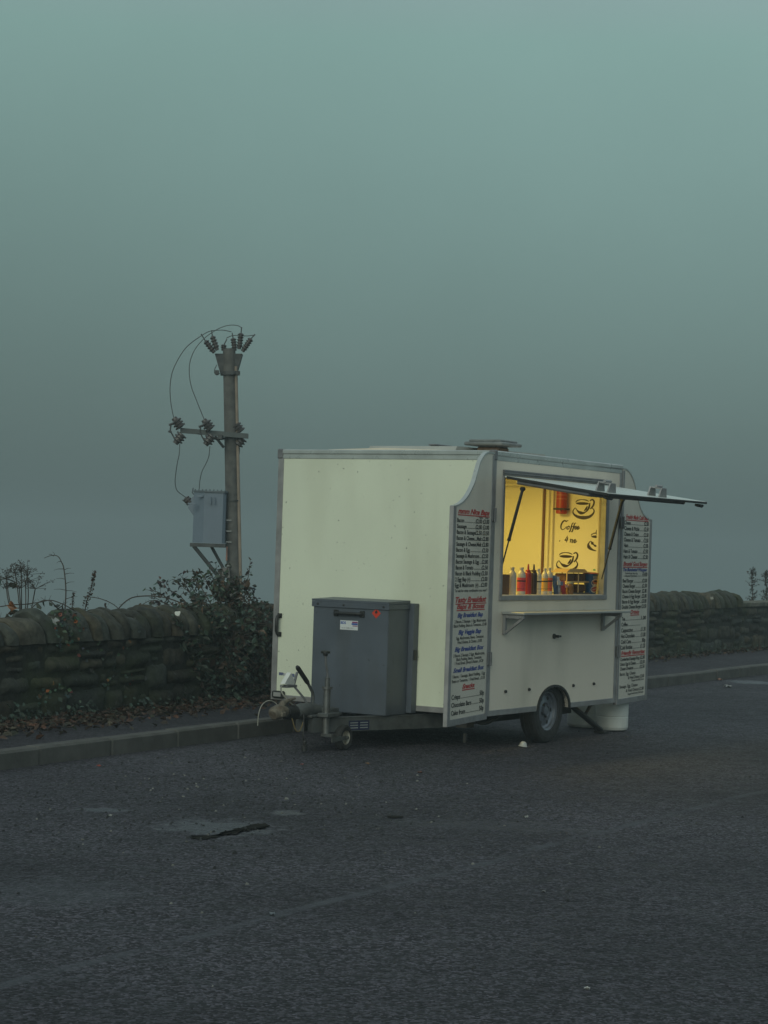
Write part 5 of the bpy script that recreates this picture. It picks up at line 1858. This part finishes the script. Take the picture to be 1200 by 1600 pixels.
scrap(1137, 1074, .17, (.5, .5, .48), 'pale paper scrap by the far kerb right of the menu board', 0)
scrap(1125, 1063, .12, (.40, .22, .16), 'pinkish brown scrap in the gutter right of the menu board')
scrap(155, 1197.5, .05, (.42, .07, .03), 'small orange-red scrap on the road beside the left kerb')
scrap(196, 1115.5, .055, (.45, .06, .03), 'small red scrap on the pavement among the dead leaves', .13)
scrap(821, 1277.5, .045, (.42, .42, .40), 'tiny white scrap on the tarmac in front of the menu trailer')
scrap(849, 1394, .03, (.45, .45, .44), 'tiny white speck of litter in the middle of the road')
scrap(917, 1547, .035, (.6, .6, .58), 'tiny white scrap at the bottom of the road, lowest of the litter')
scrap(472, 1195, .035, (.40, .16, .15), 'tiny pink scrap on the tarmac below the hanging plug')
scrap(575, 1194, .05, (.30, .17, .08), 'small tan dead leaf scrap on the tarmac right of the jockey wheel')
scrap(656, 1208, .05, (.20, .08, .05), 'small rust-brown leaf scrap on the tarmac below the trailer front')
scrap(170, 1276, .05, (.36, .36, .33), 'pale flat scrap on the road left of the puddle')
scrap(425, 1430, .045, (.22, .25, .28), 'grey scrap lying on the old joint line in the road')
# bits caught on the wall top
p, t, nr = wall_at(5.7)
def on_wall(px, py, D, w, col, lab):
    c = at(px, py, D)
    V, F = [], []
    for i in range(4):
        for j in range(4):
            u, v = i / 3 - .5, j / 3 - .5
            V.append((u * w * (.35 + .8 * (v + .5)) + .5 * w * noise.noise((u * 3, v * 3, px)), -.02 * abs(noise.noise((u * 4, v * 4, px))), v * w * .9 + .5 * w * noise.noise((u * 3, v * 3, 3 + px))))
    for i in range(3):
        for j in range(3):
            a = i * 4 + j
            F.append((a, a + 4, a + 5, a + 1))
    n = len(V)
    V += [(x, y + .004, z) for x, y, z in V]
    F += [tuple(k + n for k in f[::-1]) for f in F[:9]]
    tag(MB().add(V, F, True).build('paper_scrap', mat('wall_scrap', col, .6, var=.1), None, c), lab, 'litter', 'litter scraps caught on the wall')


on_wall(278, 959, 18.62, .040, (.62, .64, .60), 'small bright white scrap caught on the wall coping beside the bush')
on_wall(86, 971, 16.93, .05, (.22, .235, .24), 'grey tissue caught on the wall coping at the left')
on_wall(1112, 935, 32.0, .045, (.3, .3, .27), 'small pale scrap stuck on the coping of the far wall')

# ------------------------------------------------------------------ the fog: one closed box of even air
hz = MB().box(-1600, 400, -300, 1100, -78, 9.0, 0).build('haze', bpy.data.materials.new('fog'))
hz['kind'] = 'stuff'
fm = hz.data.materials[0]
fm.use_nodes = True
fm.node_tree.nodes.clear()
fo = fm.node_tree.nodes.new('ShaderNodeOutputMaterial')
pv = fm.node_tree.nodes.new('ShaderNodeVolumePrincipled')
pv.inputs['Color'].default_value = (.455, .53, .55, 1)
pv.inputs['Density'].default_value = .0037
pv.inputs['Anisotropy'].default_value = 0.0
fm.node_tree.links.new(pv.outputs[0], fo.inputs['Volume'])
